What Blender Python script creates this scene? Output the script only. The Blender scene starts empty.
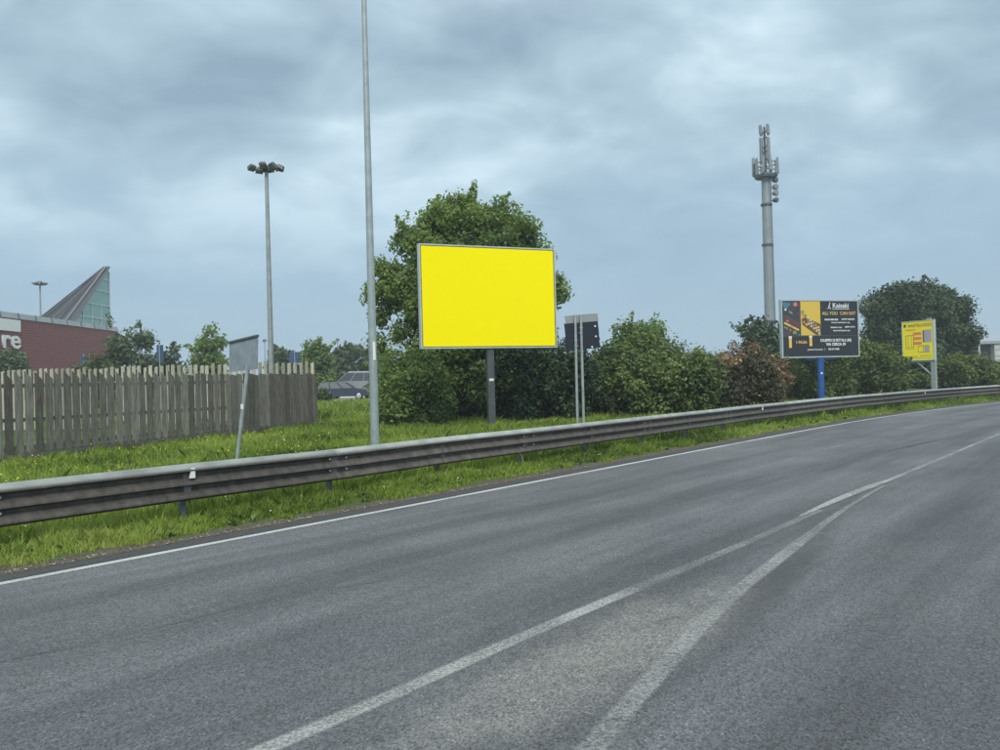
import bpy, math, random
import numpy as np
from mathutils import Vector, Matrix, noise
random.seed(7)
rng = np.random.default_rng(11)
R = math.radians
sc = bpy.context.scene
col = sc.collection

# ------------------------------------------------------------------ camera
H = 1.65
F_PX = 750.0
pitch, roll = R(0.38), R(1.5)
Fw = Vector((0, math.cos(pitch), math.sin(pitch)))
U0 = Vector((0, -math.sin(pitch), math.cos(pitch)))
R0 = Vector((1, 0, 0))
Rt = R0 * math.cos(roll) - U0 * math.sin(roll)
Up = U0 * math.cos(roll) + R0 * math.sin(roll)
cam_d = bpy.data.cameras.new('camera')
cam = bpy.data.objects.new('camera', cam_d)
col.objects.link(cam)
m = Matrix.Identity(4)
for i in range(3):
    m[i][0], m[i][1], m[i][2] = Rt[i], Up[i], -Fw[i]
m[2][3] = H
cam.matrix_world = m
cam_d.sensor_width = 36
cam_d.lens = 27
cam_d.clip_start = 0.1
cam_d.clip_end = 6000
sc.camera = cam

def ray(px, py):
    return Fw + Rt * ((px - 500) / F_PX) - Up * ((py - 375) / F_PX)
def P(px, py, d):                      # measured point of the place at distance d
    r = ray(px, py)
    return Vector((0, 0, H)) + r * (d / r.y)
def G(px, py, z=0.0):
    r = ray(px, py)
    return Vector((0, 0, H)) + r * ((z - H) / r.z)

# ------------------------------------------------------------------ light
SUN_EL, SUN_AZ = R(42), R(174)
w = bpy.data.worlds.new('World')
sc.world = w
w.use_nodes = True
nt = w.node_tree
nt.nodes.clear()
def N(t, typ, **kw):
    n = t.nodes.new(typ)
    for k, v in kw.items():
        setattr(n, k, v)
    return n
out = N(nt, 'ShaderNodeOutputWorld')
sky = N(nt, 'ShaderNodeTexSky', sky_type='NISHITA', sun_disc=False)
sky.sun_elevation = SUN_EL
sky.sun_rotation = SUN_AZ
bg1 = N(nt, 'ShaderNodeBackground'); bg1.inputs[1].default_value = 0.1
nt.links.new(sky.outputs[0], bg1.inputs[0])
tc = N(nt, 'ShaderNodeTexCoord')
sep = N(nt, 'ShaderNodeSeparateXYZ'); nt.links.new(tc.outputs['Generated'], sep.inputs[0])
zc = N(nt, 'ShaderNodeMath', operation='MAXIMUM'); nt.links.new(sep.outputs[2], zc.inputs[0]); zc.inputs[1].default_value = 0.0
za = N(nt, 'ShaderNodeMath', operation='ADD'); nt.links.new(zc.outputs[0], za.inputs[0]); za.inputs[1].default_value = 0.38
dv = N(nt, 'ShaderNodeVectorMath', operation='DIVIDE'); nt.links.new(tc.outputs['Generated'], dv.inputs[0])
cb = N(nt, 'ShaderNodeCombineXYZ')
for i in range(3): nt.links.new(za.outputs[0], cb.inputs[i])
nt.links.new(cb.outputs[0], dv.inputs[1])
mp = N(nt, 'ShaderNodeMapping'); mp.inputs['Scale'].default_value = (1.0, 1.25, 0.6); mp.inputs['Location'].default_value = (3.1, 1.7, 0); mp.inputs['Rotation'].default_value = (0, 0, R(-20))
nt.links.new(dv.outputs[0], mp.inputs[0])
n1 = N(nt, 'ShaderNodeTexNoise'); n1.inputs['Scale'].default_value = 1.5; n1.inputs['Detail'].default_value = 4; n1.inputs['Roughness'].default_value = 0.45; n1.inputs['Distortion'].default_value = 0.3
n2 = N(nt, 'ShaderNodeTexNoise'); n2.inputs['Scale'].default_value = 5.0; n2.inputs['Detail'].default_value = 7; n2.inputs['Roughness'].default_value = 0.5; n2.inputs['Distortion'].default_value = 0.4
for n in (n1, n2): nt.links.new(mp.outputs[0], n.inputs['Vector'])
mx = N(nt, 'ShaderNodeMix', data_type='FLOAT'); mx.inputs[0].default_value = 0.36
nt.links.new(n1.outputs[0], mx.inputs[2]); nt.links.new(n2.outputs[0], mx.inputs[3])
cr = N(nt, 'ShaderNodeValToRGB')
nt.links.new(mx.outputs[0], cr.inputs[0])
el = cr.color_ramp.elements
el[0].position = 0.37; el[0].color = (0.195, 0.275, 0.345, 1)
el[1].position = 0.64; el[1].color = (0.60, 0.73, 0.78, 1)
e = el.new(0.50); e.color = (0.325, 0.435, 0.505, 1)
# low band: thicker, bluer, smoother
hz = N(nt, 'ShaderNodeMapRange', interpolation_type='SMOOTHSTEP'); nt.links.new(sep.outputs[2], hz.inputs[0])
hz.inputs[1].default_value = 0.02; hz.inputs[2].default_value = 0.42
mh = N(nt, 'ShaderNodeMix', data_type='RGBA'); nt.links.new(hz.outputs[0], mh.inputs[0])
mh.inputs[6].default_value = (0.232, 0.348, 0.448, 1); nt.links.new(cr.outputs[0], mh.inputs[7])
# an overcast sky is brightest overhead
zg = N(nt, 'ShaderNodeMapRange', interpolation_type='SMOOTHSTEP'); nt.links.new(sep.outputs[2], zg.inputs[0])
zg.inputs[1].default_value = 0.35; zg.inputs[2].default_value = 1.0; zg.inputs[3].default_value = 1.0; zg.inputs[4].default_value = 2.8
bg2 = N(nt, 'ShaderNodeBackground')
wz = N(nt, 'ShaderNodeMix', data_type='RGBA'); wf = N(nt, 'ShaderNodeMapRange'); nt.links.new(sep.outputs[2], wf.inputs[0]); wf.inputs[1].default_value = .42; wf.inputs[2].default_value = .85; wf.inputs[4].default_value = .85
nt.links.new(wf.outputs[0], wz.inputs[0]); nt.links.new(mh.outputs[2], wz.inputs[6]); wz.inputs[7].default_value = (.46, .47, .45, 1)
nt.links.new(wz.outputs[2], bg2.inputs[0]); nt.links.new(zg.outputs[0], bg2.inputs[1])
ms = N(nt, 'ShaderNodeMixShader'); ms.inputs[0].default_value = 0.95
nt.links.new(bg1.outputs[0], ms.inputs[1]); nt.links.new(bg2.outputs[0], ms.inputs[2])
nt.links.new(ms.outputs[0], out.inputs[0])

sl = bpy.data.lights.new('sun', 'SUN'); so = bpy.data.objects.new('sun', sl); col.objects.link(so)
sl.energy = 1.5; sl.angle = R(20); sl.color = (1.0, 0.96, 0.9)
sdir = Vector((math.sin(SUN_AZ) * math.cos(SUN_EL), math.cos(SUN_AZ) * math.cos(SUN_EL), math.sin(SUN_EL)))
so.rotation_euler = sdir.to_track_quat('Z', 'Y').to_euler()
so.location = (0, 0, 60)
vs = sc.view_settings
vs.view_transform = 'Standard'; vs.look = 'None'; vs.exposure = 0.58; vs.gamma = 1.0; vs.use_curve_mapping = False

# ------------------------------------------------------------------ helpers
class MB:
    def __init__(s): s.v = []; s.f = []
    def add(s, vs_, fs):
        o = len(s.v); s.v += [tuple(v) for v in vs_]; s.f += [tuple(i + o for i in f) for f in fs]
    def box(s, a, b):
        x0, y0, z0 = a; x1, y1, z1 = b
        s.add([(x0,y0,z0),(x1,y0,z0),(x1,y1,z0),(x0,y1,z0),(x0,y0,z1),(x1,y0,z1),(x1,y1,z1),(x0,y1,z1)],
              [(0,3,2,1),(4,5,6,7),(0,1,5,4),(1,2,6,5),(2,3,7,6),(3,0,4,7)])
    def tube(s, p, q, r0, r1=None, n=10, cap=True):
        r1 = r0 if r1 is None else r1
        p, q = Vector(p), Vector(q); d = (q - p).normalized()
        a = d.orthogonal().normalized(); b = d.cross(a)
        vs_ = []
        for c, r in ((p, r0), (q, r1)):
            for i in range(n):
                t = 2 * math.pi * i / n
                vs_.append(c + a * math.cos(t) * r + b * math.sin(t) * r)
        fs = [(i, (i+1) % n, n + (i+1) % n, n + i) for i in range(n)]
        if cap: fs += [tuple(range(n))[::-1], tuple(range(n, 2*n))]
        s.add(vs_, fs)
    def bar(s, p, q, wx, wy, up=(0,0,1)):
        p, q = Vector(p), Vector(q); d = (q - p).normalized(); up = Vector(up)
        if abs(d.dot(up)) > .98: up = Vector((0,1,0))
        a = d.cross(up).normalized(); b = a.cross(d)
        vs_ = [c + a*i*wx/2 + b*j*wy/2 for c in (p, q) for i, j in ((-1,-1),(1,-1),(1,1),(-1,1))]
        s.add(vs_, [(0,1,2,3)[::-1],(4,5,6,7),(0,1,5,4),(1,2,6,5),(2,3,7,6),(3,0,4,7)])
    def sweep(s, pts, prof, closed=False, nrm=None):
        # pts: Vector list in plan, nrm: outward (left) vectors ; prof: (u,z)
        k = len(prof); vs_ = []
        for p, n_ in zip(pts, nrm):
            for u, z in prof: vs_.append((p.x + n_.x*u, p.y + n_.y*u, p.z + z))
        fs = []
        rg = range(k) if closed else range(k-1)
        for i in range(len(pts)-1):
            for j in rg:
                j2 = (j+1) % k
                fs.append((i*k+j, (i+1)*k+j, (i+1)*k+j2, i*k+j2))
        if closed: fs += [tuple(range(k))[::-1], tuple(range((len(pts)-1)*k, len(pts)*k))]
        s.add(vs_, fs)
    def mesh(s, name, mat, smooth=False):
        me = bpy.data.meshes.new(name); me.from_pydata(s.v, [], s.f)
        if mat: me.materials.append(mat)
        if smooth:
            me.polygons.foreach_set('use_smooth', [True]*len(me.polygons))
            me.set_sharp_from_angle(angle=R(40))
        me.update(); return me

def link(name, me, parent=None, loc=None, rot=None, label=None):
    o = bpy.data.objects.new(name, me); col.objects.link(o)
    if parent: o.parent = parent
    if loc is not None: o.location = loc
    if rot is not None: o.rotation_euler = rot
    if label: o['label'] = label
    return o
def part(name, mb, mat, parent, smooth=False, label=None, loc=None):
    return link(name, mb.mesh(name, mat, smooth), parent, loc, None, label)
def thing(name, label, cat, loc=(0,0,0), rz=0, group=None):
    o = bpy.data.objects.new(name, None); col.objects.link(o); o.empty_display_size = .2
    o.location = loc; o.rotation_euler = (0, 0, rz); o['label'] = label; o['category'] = cat
    if group: o['group'] = group
    return o
def structure(name, mb, mat, smooth=False):
    o = link(name, mb.mesh(name, mat, smooth)); o['kind'] = 'structure'; return o
def copy_tree(o, parent=None, **kw):
    c = o.copy(); col.objects.link(c)
    if parent: c.parent = parent
    for k, v in kw.items(): c[k] = v
    for ch in list(o.children): copy_tree(ch, c)
    return c

# ------------------------------------------------------------------ materials
MATS = {}
def mat(name, c, rough=.7, metal=0, var=0.0, scale=8, c2=None, bump=0.0, bscale=None, spec=.5, detail=6):
    if name in MATS: return MATS[name]
    m_ = bpy.data.materials.new(name); m_.use_nodes = True; t = m_.node_tree
    b = t.nodes['Principled BSDF']
    b.inputs['Roughness'].default_value = rough; b.inputs['Metallic'].default_value = metal
    b.inputs['Specular IOR Level'].default_value = spec
    b.inputs['Base Color'].default_value = (*c, 1)
    tcn = N(t, 'ShaderNodeTexCoord')
    if var or c2:
        nz = N(t, 'ShaderNodeTexNoise'); nz.inputs['Scale'].default_value = scale; nz.inputs['Detail'].default_value = detail
        nz.inputs['Roughness'].default_value = .65
        t.links.new(tcn.outputs['Object'], nz.inputs['Vector'])
        rp = N(t, 'ShaderNodeValToRGB'); t.links.new(nz.outputs[0], rp.inputs[0])
        a = c2 if c2 else tuple(x*(1-var) for x in c); d = c if c2 else tuple(min(1, x*(1+var)) for x in c)
        rp.color_ramp.elements[0].position = .35; rp.color_ramp.elements[0].color = (*a, 1)
        rp.color_ramp.elements[1].position = .65; rp.color_ramp.elements[1].color = (*d, 1)
        t.links.new(rp.outputs[0], b.inputs['Base Color'])
    if bump:
        nb = N(t, 'ShaderNodeTexNoise'); nb.inputs['Scale'].default_value = bscale or scale*4; nb.inputs['Detail'].default_value = 4
        t.links.new(tcn.outputs['Object'], nb.inputs['Vector'])
        bp = N(t, 'ShaderNodeBump'); bp.inputs['Strength'].default_value = bump; bp.inputs['Distance'].default_value = .02
        t.links.new(nb.outputs[0], bp.inputs['Height']); t.links.new(bp.outputs[0], b.inputs['Normal'])
    MATS[name] = m_; return m_

def leaf_mat(name, dark, light, trans=.3, accent=None):
    m_ = bpy.data.materials.new(name); m_.use_nodes = True; t = m_.node_tree
    b = t.nodes['Principled BSDF']; b.inputs['Roughness'].default_value = .55; b.inputs['Specular IOR Level'].default_value = .3
    at = N(t, 'ShaderNodeAttribute', attribute_name='tint')
    rp = N(t, 'ShaderNodeValToRGB'); t.links.new(at.outputs['Fac'], rp.inputs[0])
    rp.color_ramp.elements[0].position = .1; rp.color_ramp.elements[0].color = (*dark, 1)
    rp.color_ramp.elements[1].position = .85 if accent else .95; rp.color_ramp.elements[1].color = (*light, 1)
    if accent:
        e_ = rp.color_ramp.elements.new(.97); e_.color = (*accent, 1)
    t.links.new(rp.outputs[0], b.inputs['Base Color'])
    tr = N(t, 'ShaderNodeBsdfTranslucent'); t.links.new(rp.outputs[0], tr.inputs[0])
    mxs = N(t, 'ShaderNodeMixShader'); mxs.inputs[0].default_value = trans
    t.links.new(b.outputs[0], mxs.inputs[1]); t.links.new(tr.outputs[0], mxs.inputs[2])
    t.links.new(mxs.outputs[0], t.nodes['Material Output'].inputs[0])
    return m_

def quads_mesh(name, V, m_, tint, nper=4):
    n = len(V)//nper
    me = bpy.data.meshes.new(name)
    me.vertices.add(len(V)); me.vertices.foreach_set('co', V.astype(np.float32).ravel())
    me.loops.add(n*nper); me.loops.foreach_set('vertex_index', np.arange(n*nper, dtype=np.int32))
    me.polygons.add(n); me.polygons.foreach_set('loop_start', np.arange(0, n*nper, nper, dtype=np.int32))
    me.update(calc_edges=True)
    a = me.attributes.new('tint', 'FLOAT', 'FACE'); a.data.foreach_set('value', tint.astype(np.float32))
    me.materials.append(m_)
    return me

# ------------------------------------------------------------------ road axis (left edge line)
raw = [(0,584),(200,548),(312,526),(400,508),(520,484),(600,469),(700,451),(740,442),(840,424.5),(940,411),(1000,403.5)]
pts = [G(x, y) for x, y in raw]
d0 = (pts[6] - pts[0]).normalized()
A0 = pts[0].copy()
# straight then a gentle right-hand bend, least squares on the measured points
best = None
for th in np.arange(-4, 4, .25):
    for s0 in np.arange(8, 40, 2):
        for k in np.arange(0, .03, .0015):
            a = math.atan2(d0.y, d0.x) + R(th)
            err = 0
            # position param
            for q in pts[1:]:
                # transform into frame
                dx, dy = q.x-A0.x, q.y-A0.y
                u = dx*math.cos(a)+dy*math.sin(a); v = -dx*math.sin(a)+dy*math.cos(a)
                vv = 0 if u < s0 else -(u-s0)**2*k/2
                wgt = 10/ (5+q.length)
                err += ((v-vv)*wgt)**2
            if best is None or err < best[0]: best = (err, a, s0, k)
_, a0, S0, K = best
print('axis', best, [tuple(round(c,1) for c in p) for p in pts])
DS = 0.5
axis_p, axis_n, axis_t = {}, {}, {}
def _integrate(i0, i1, step):
    p = A0.copy(); p.z = 0
    i = 0
    while True:
        s = i*DS
        kk = max(0, min(1, (s - S0)/6)) * K if s > 0 else 0
        if s > 75: kk = 0
        if s <= 0: ang = a0
        else: ang = _integrate.ang - kk*DS*step
        _integrate.ang = ang
        t = Vector((math.cos(ang), math.sin(ang), 0))
        axis_p[i] = p.copy(); axis_t[i] = t; axis_n[i] = Vector((-t.y, t.x, 0))
        if i == i1: break
        p = p + t*DS*step; i += step
_integrate.ang = a0
_integrate(0, -160, -1)
_integrate.ang = a0
_integrate(0, 320, 1)
def ax(s):
    i = s/DS; i0 = int(math.floor(i)); i0 = max(-160, min(319, i0)); f = i - i0
    p = axis_p[i0].lerp(axis_p[i0+1], f); n_ = axis_n[i0].lerp(axis_n[i0+1], f).normalized()
    return p, n_
def axo(s, t, z=0):
    p, n_ = ax(s); return Vector((p.x + n_.x*t, p.y + n_.y*t, z))
AXP = np.array([[axis_p[i].x, axis_p[i].y] for i in range(-160, 321)])
AXN = np.array([[axis_n[i].x, axis_n[i].y] for i in range(-160, 321)])
def st_of(x, y):
    d = AXP - np.array([x, y]); j = int(np.argmin((d**2).sum(1)))
    v = np.array([x, y]) - AXP[j]
    return (j-160)*DS, float(v @ AXN[j])
def hgt(t, s=20):
    if t < .42: return 0
    if t < 2: return .02 + .04*(t-.42)/1.58
    k = .03 + .97*max(0, min(1, (s+4)/20))
    if t < 14: return .06 + .26*k*(t-2)/12
    return .06 + .26*k
def gz(x, y): s, t = st_of(x, y); return hgt(t, s)
def on_ground(px, d):                   # ground point at bearing px, distance d
    p = P(px, 400, d); return Vector((p.x, p.y, gz(p.x, p.y)))
def project(p):
    v = Vector(p) - Vector((0,0,H)); d = v.dot(Fw)
    return 500 + F_PX*v.dot(Rt)/d, 375 - F_PX*v.dot(Up)/d

RAIL_T = 1.25
# ------------------------------------------------------------------ ground sheets
def road_material():
    m_ = bpy.data.materials.new('asphalt'); m_.use_nodes = True; t = m_.node_tree; L = t.links
    b = t.nodes['Principled BSDF']
    uv = N(t, 'ShaderNodeUVMap', uv_map='st')          # s along the road, t across, in metres
    geo = N(t, 'ShaderNodeTexCoord')
    def noise(scale, detail, vec, rough=.6, sc3=None):
        if sc3:
            mpn = N(t, 'ShaderNodeMapping'); mpn.inputs['Scale'].default_value = sc3; L.new(vec, mpn.inputs[0]); vec = mpn.outputs[0]
        n_ = N(t, 'ShaderNodeTexNoise'); n_.inputs['Scale'].default_value = scale; n_.inputs['Detail'].default_value = detail; n_.inputs['Roughness'].default_value = rough
        L.new(vec, n_.inputs['Vector']); return n_.outputs[0]
    def ramp(fac, stops):
        r_ = N(t, 'ShaderNodeValToRGB'); L.new(fac, r_.inputs[0])
        e_ = r_.color_ramp.elements
        e_[0].position, e_[0].color = stops[0][0], (*stops[0][1], 1); e_[1].position, e_[1].color = stops[-1][0], (*stops[-1][1], 1)
        for p_, c_ in stops[1:-1]:
            q = e_.new(p_); q.color = (*c_, 1)
        return r_.outputs[0]
    def mul(a, b_, f=1.0):
        x = N(t, 'ShaderNodeMix', data_type='RGBA', blend_type='MULTIPLY'); x.inputs[0].default_value = f
        L.new(a, x.inputs[6]); L.new(b_, x.inputs[7]); return x.outputs[2]
    o = geo.outputs['Object']
    stones = N(t, 'ShaderNodeTexVoronoi'); stones.inputs['Scale'].default_value = 95; L.new(o, stones.inputs['Vector'])
    g1 = ramp(stones.outputs['Color'], [(0.0, (.30,.31,.32)), (.5, (.92,.94,.97)), (.88, (1.35,1.37,1.38)), (1.0, (2.3,2.35,2.35))])
    fine = ramp(noise(210, 3, o), [(.3, (.72,.72,.72)), (.7, (1.28,1.28,1.28))])
    streak = ramp(noise(1.0, 4, uv.outputs[0], .55, (.10, 1.15, 1)), [(.32, (.62,.62,.64)), (.5, (.98,.98,.99)), (.68, (1.30,1.30,1.30))])
    streak2 = ramp(noise(1.0, 5, uv.outputs[0], .6, (.5, 5.0, 1)), [(.3, (.87,.87,.87)), (.7, (1.13,1.13,1.13))])
    patch = ramp(noise(.45, 5, o, .6), [(.3, (.84,.84,.86)), (.7, (1.14,1.15,1.13))])
    base = N(t, 'ShaderNodeRGB'); base.outputs[0].default_value = (.100, .104, .109, 1)
    c = mul(mul(mul(mul(mul(base.outputs[0], g1), fine), streak), streak2), patch)
    # pale sand and grit that has gathered in the gore between the two worn lines
    sp = N(t, 'ShaderNodeSeparateXYZ'); L.new(uv.outputs[0], sp.inputs[0])
    def mth(op, a, b_):
        x = N(t, 'ShaderNodeMath', operation=op)
        for i, q in enumerate((a, b_)):
            if isinstance(q, (int, float)): x.inputs[i].default_value = q
            elif q is not None: L.new(q, x.inputs[i])
        return x.outputs[0]
    gp = G(610, 650); gs, gt = st_of(gp.x, gp.y)
    ds = mth('DIVIDE', mth('SUBTRACT', sp.outputs[0], gs - .1), 2.6); dt = mth('DIVIDE', mth('SUBTRACT', sp.outputs[1], gt), .60)
    rr = mth('ADD', mth('MULTIPLY', ds, ds), mth('MULTIPLY', dt, dt))
    nn = noise(2.6, 8, o, .78)
    fac = mth('MULTIPLY', mth('SUBTRACT', 1.25, rr), nn)
    fr = N(t, 'ShaderNodeMapRange', interpolation_type='SMOOTHSTEP'); L.new(fac, fr.inputs[0]); fr.inputs[1].default_value = .20; fr.inputs[2].default_value = .72; fr.inputs[4].default_value = .52
    sand = N(t, 'ShaderNodeRGB'); sand.outputs[0].default_value = (.27, .265, .235, 1)
    sandg = mul(sand.outputs[0], g1)
    mixs = N(t, 'ShaderNodeMix', data_type='RGBA'); L.new(fr.outputs[0], mixs.inputs[0]); L.new(c, mixs.inputs[6]); L.new(sandg, mixs.inputs[7])
    # soft darker band along the outer side of the merging line
    gq = G(790, 566); qs, qt = st_of(gq.x, gq.y)
    e1 = mth('DIVIDE', mth('SUBTRACT', sp.outputs[0], qs), 2.6); e2 = mth('DIVIDE', mth('SUBTRACT', mth('SUBTRACT', sp.outputs[1], qt), mth('MULTIPLY', mth('SUBTRACT', sp.outputs[0], qs), .16)), .20)
    ee = mth('ADD', mth('MULTIPLY', e1, e1), mth('MULTIPLY', e2, e2))
    dk_ = N(t, 'ShaderNodeMapRange', interpolation_type='SMOOTHSTEP'); L.new(mth('MULTIPLY', mth('SUBTRACT', 1.3, ee), nn), dk_.inputs[0]); dk_.inputs[1].default_value = .1; dk_.inputs[2].default_value = .7; dk_.inputs[4].default_value = .5
    dark_band = N(t, 'ShaderNodeMix', data_type='RGBA'); L.new(dk_.outputs[0], dark_band.inputs[0]); L.new(mixs.outputs[2], dark_band.inputs[6]); dark_band.inputs[7].default_value = (.035, .037, .04, 1)
    L.new(dark_band.outputs[2], b.inputs['Base Color'])
    b.inputs['Roughness'].default_value = .72; b.inputs['Specular IOR Level'].default_value = .35
    bp = N(t, 'ShaderNodeBump'); bp.inputs['Strength'].default_value = .8; bp.inputs['Distance'].default_value = .006
    L.new(stones.outputs['Distance'], bp.inputs['Height']); L.new(bp.outputs[0], b.inputs['Normal'])
    return m_

def strip_st(name, s0, s1, ds, ts, zf, m_):
    """sheet in road coordinates, with a UV map giving metres along and across"""
    n = int(round((s1-s0)/ds)); V = []; UV = []
    for i in range(n+1):
        s = s0 + (s1-s0)*i/n
        for t in ts:
            V.append(axo(s, t, zf(t, s))); UV.append((s, t))
    k = len(ts); Fc = []
    for i in range(n):
        for j in range(k-1):
            Fc.append((i*k+j, (i+1)*k+j, (i+1)*k+j+1, i*k+j+1) if ts[1] > ts[0] else (i*k+j, i*k+j+1, (i+1)*k+j+1, (i+1)*k+j))
    me = bpy.data.meshes.new(name); me.from_pydata([tuple(v) for v in V], [], Fc); me.materials.append(m_)
    uvl = me.uv_layers.new(name='st')
    vi = np.zeros(len(me.loops), np.int32); me.loops.foreach_get('vertex_index', vi)
    uvl.data.foreach_set('uv', np.array(UV, np.float32)[vi].ravel())
    me.update(); return me

ground_m = mat('far_ground_grass', (.085,.125,.035), .9, c2=(.06,.085,.03), scale=.3)
gmb = MB(); gmb.add([(-2500,-2500,-.06),(2500,-2500,-.06),(2500,4000,-.06),(-2500,4000,-.06)], [(0,1,2,3)])
structure('ground', gmb, ground_m)
asphalt = road_material()
road = link('road', strip_st('road', -60, 155, 1.0, [-13,-6,-3,0,.40], lambda t, s: 0, asphalt)); road['kind'] = 'structure'

# soil strip + verge
def verge_material():
    m_ = bpy.data.materials.new('verge_grass'); m_.use_nodes = True; t = m_.node_tree; L = t.links
    b = t.nodes['Principled BSDF']; b.inputs['Roughness'].default_value = .95; b.inputs['Specular IOR Level'].default_value = .1
    tcn = N(t, 'ShaderNodeTexCoord'); o = tcn.outputs['Object']
    n_ = N(t, 'ShaderNodeTexNoise'); n_.inputs['Scale'].default_value = 1.3; n_.inputs['Detail'].default_value = 8; n_.inputs['Roughness'].default_value = .7; L.new(o, n_.inputs['Vector'])
    r_ = N(t, 'ShaderNodeValToRGB'); L.new(n_.outputs[0], r_.inputs[0])
    r_.color_ramp.elements[0].position = .3; r_.color_ramp.elements[0].color = (.035,.06,.014,1)
    r_.color_ramp.elements[1].position = .7; r_.color_ramp.elements[1].color = (.085,.13,.03,1)
    uv = N(t, 'ShaderNodeUVMap', uv_map='st'); sp = N(t, 'ShaderNodeSeparateXYZ'); L.new(uv.outputs[0], sp.inputs[0])
    n2_ = N(t, 'ShaderNodeTexNoise'); n2_.inputs['Scale'].default_value = 2.6; n2_.inputs['Detail'].default_value = 6; L.new(o, n2_.inputs['Vector'])
    ad = N(t, 'ShaderNodeMath', operation='MULTIPLY_ADD'); L.new(n2_.outputs[0], ad.inputs[0]); ad.inputs[1].default_value = -.55; L.new(sp.outputs[1], ad.inputs[2])
    mr = N(t, 'ShaderNodeMapRange'); L.new(ad.outputs[0], mr.inputs[0]); mr.inputs[1].default_value = .25; mr.inputs[2].default_value = .40
    soil = N(t, 'ShaderNodeTexNoise'); soil.inputs['Scale'].default_value = 30; soil.inputs['Detail'].default_value = 5; L.new(o, soil.inputs['Vector'])
    rs = N(t, 'ShaderNodeValToRGB'); L.new(soil.outputs[0], rs.inputs[0])
    rs.color_ramp.elements[0].position = .3; rs.color_ramp.elements[0].color = (.04,.036,.03,1)
    rs.color_ramp.elements[1].position = .7; rs.color_ramp.elements[1].color = (.13,.12,.085,1)
    mxx = N(t, 'ShaderNodeMix', data_type='RGBA'); L.new(mr.outputs[0], mxx.inputs[0]); L.new(rs.outputs[0], mxx.inputs[6]); L.new(r_.outputs[0], mxx.inputs[7])
    L.new(mxx.outputs[2], b.inputs['Base Color'])
    return m_
verge = link('grass_verge', strip_st('grass_verge', -60, 155, 1.0, [.34,.6,.9,1.3,2,3,5,8,11,14,25,60,400], lambda t, s: hgt(t, s) + (.006 if t < .5 else 0), verge_material())); verge['kind'] = 'structure'

# markings
def paint_material(name, wear, c=(.62,.65,.63)):
    m_ = bpy.data.materials.new(name); m_.use_nodes = True; t = m_.node_tree; L = t.links
    b = t.nodes['Principled BSDF']; b.inputs['Roughness'].default_value = .7
    tcn = N(t, 'ShaderNodeTexCoord'); o = tcn.outputs['Object']
    n_ = N(t, 'ShaderNodeTexNoise'); n_.inputs['Scale'].default_value = 55; n_.inputs['Detail'].default_value = 4; n_.inputs['Roughness'].default_value = .8; L.new(o, n_.inputs['Vector'])
    n2_ = N(t, 'ShaderNodeTexNoise'); n2_.inputs['Scale'].default_value = 1.1; n2_.inputs['Detail'].default_value = 4; L.new(o, n2_.inputs['Vector'])
    ad = N(t, 'ShaderNodeMath', operation='MULTIPLY_ADD'); L.new(n2_.outputs[0], ad.inputs[0]); ad.inputs[1].default_value = .5; L.new(n_.outputs[0], ad.inputs[2])
    mr = N(t, 'ShaderNodeMapRange'); L.new(ad.outputs[0], mr.inputs[0]); mr.inputs[1].default_value = wear - .12; mr.inputs[2].default_value = wear + .22
    at = N(t, 'ShaderNodeUVMap', uv_map='st'); sp = N(t, 'ShaderNodeSeparateXYZ'); L.new(at.outputs[0], sp.inputs[0])
    # worn edges: uv.y runs -1..1 across the line
    ab = N(t, 'ShaderNodeMath', operation='ABSOLUTE'); L.new(sp.outputs[1], ab.inputs[0])
    ed = N(t, 'ShaderNodeMapRange'); L.new(ab.outputs[0], ed.inputs[0]); ed.inputs[1].default_value = .62; ed.inputs[2].default_value = 1.0; ed.inputs[3].default_value = 1; ed.inputs[4].default_value = .0
    n3 = N(t, 'ShaderNodeMath', operation='MULTIPLY'); L.new(mr.outputs[0], n3.inputs[0]); L.new(ed.outputs[0], n3.inputs[1])
    b.inputs['Base Color'].default_value = (*c, 1)
    tr = N(t, 'ShaderNodeBsdfTransparent'); mx_ = N(t, 'ShaderNodeMixShader'); L.new(n3.outputs[0], mx_.inputs[0]); L.new(tr.outputs[0], mx_.inputs[1]); L.new(b.outputs[0], mx_.inputs[2])
    L.new(mx_.outputs[0], t.nodes['Material Output'].inputs[0])
    return m_
def marking(name, pl, widths, m_, z=.004):
    V = []; UV = []; n = len(pl); acc = 0
    for i, p in enumerate(pl):
        t = (pl[min(n-1, i+1)] - pl[max(0, i-1)]).normalized(); nn = Vector((-t.y, t.x, 0))
        if i: acc += (p - pl[i-1]).length
        wd = widths[i] if isinstance(widths, list) else widths
        for q in (-1, -.6, .6, 1):
            V.append(Vector((p.x, p.y, z)) + nn*wd/2*q); UV.append((acc, q))
    Fc = [(i*4+j, (i+1)*4+j, (i+1)*4+j+1, i*4+j+1) for i in range(n-1) for j in range(3)]
    me = bpy.data.meshes.new(name); me.from_pydata([tuple(v) for v in V], [], Fc); me.materials.append(m_)
    uvl = me.uv_layers.new(name='st')
    vi = np.zeros(len(me.loops), np.int32); me.loops.foreach_get('vertex_index', vi)
    uvl.data.foreach_set('uv', np.array(UV, np.float32)[vi].ravel())
    o = link(name, me); o['kind'] = 'structure'; return o
def densify(pl, step=.4):
    # Catmull-Rom through the measured points
    o = []
    for i in range(len(pl)-1):
        p0 = pl[max(0,i-1)]; p1 = pl[i]; p2 = pl[i+1]; p3 = pl[min(len(pl)-1,i+2)]
        n = max(2, int((p2-p1).length/step))
        for j in range(n):
            u = j/n
            o.append(.5*((2*p1)+(p2-p0)*u+(2*p0-5*p1+4*p2-p3)*u*u+(3*p1-p0-3*p2+p3)*u**3))
    o.append(pl[-1]); return o
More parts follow.
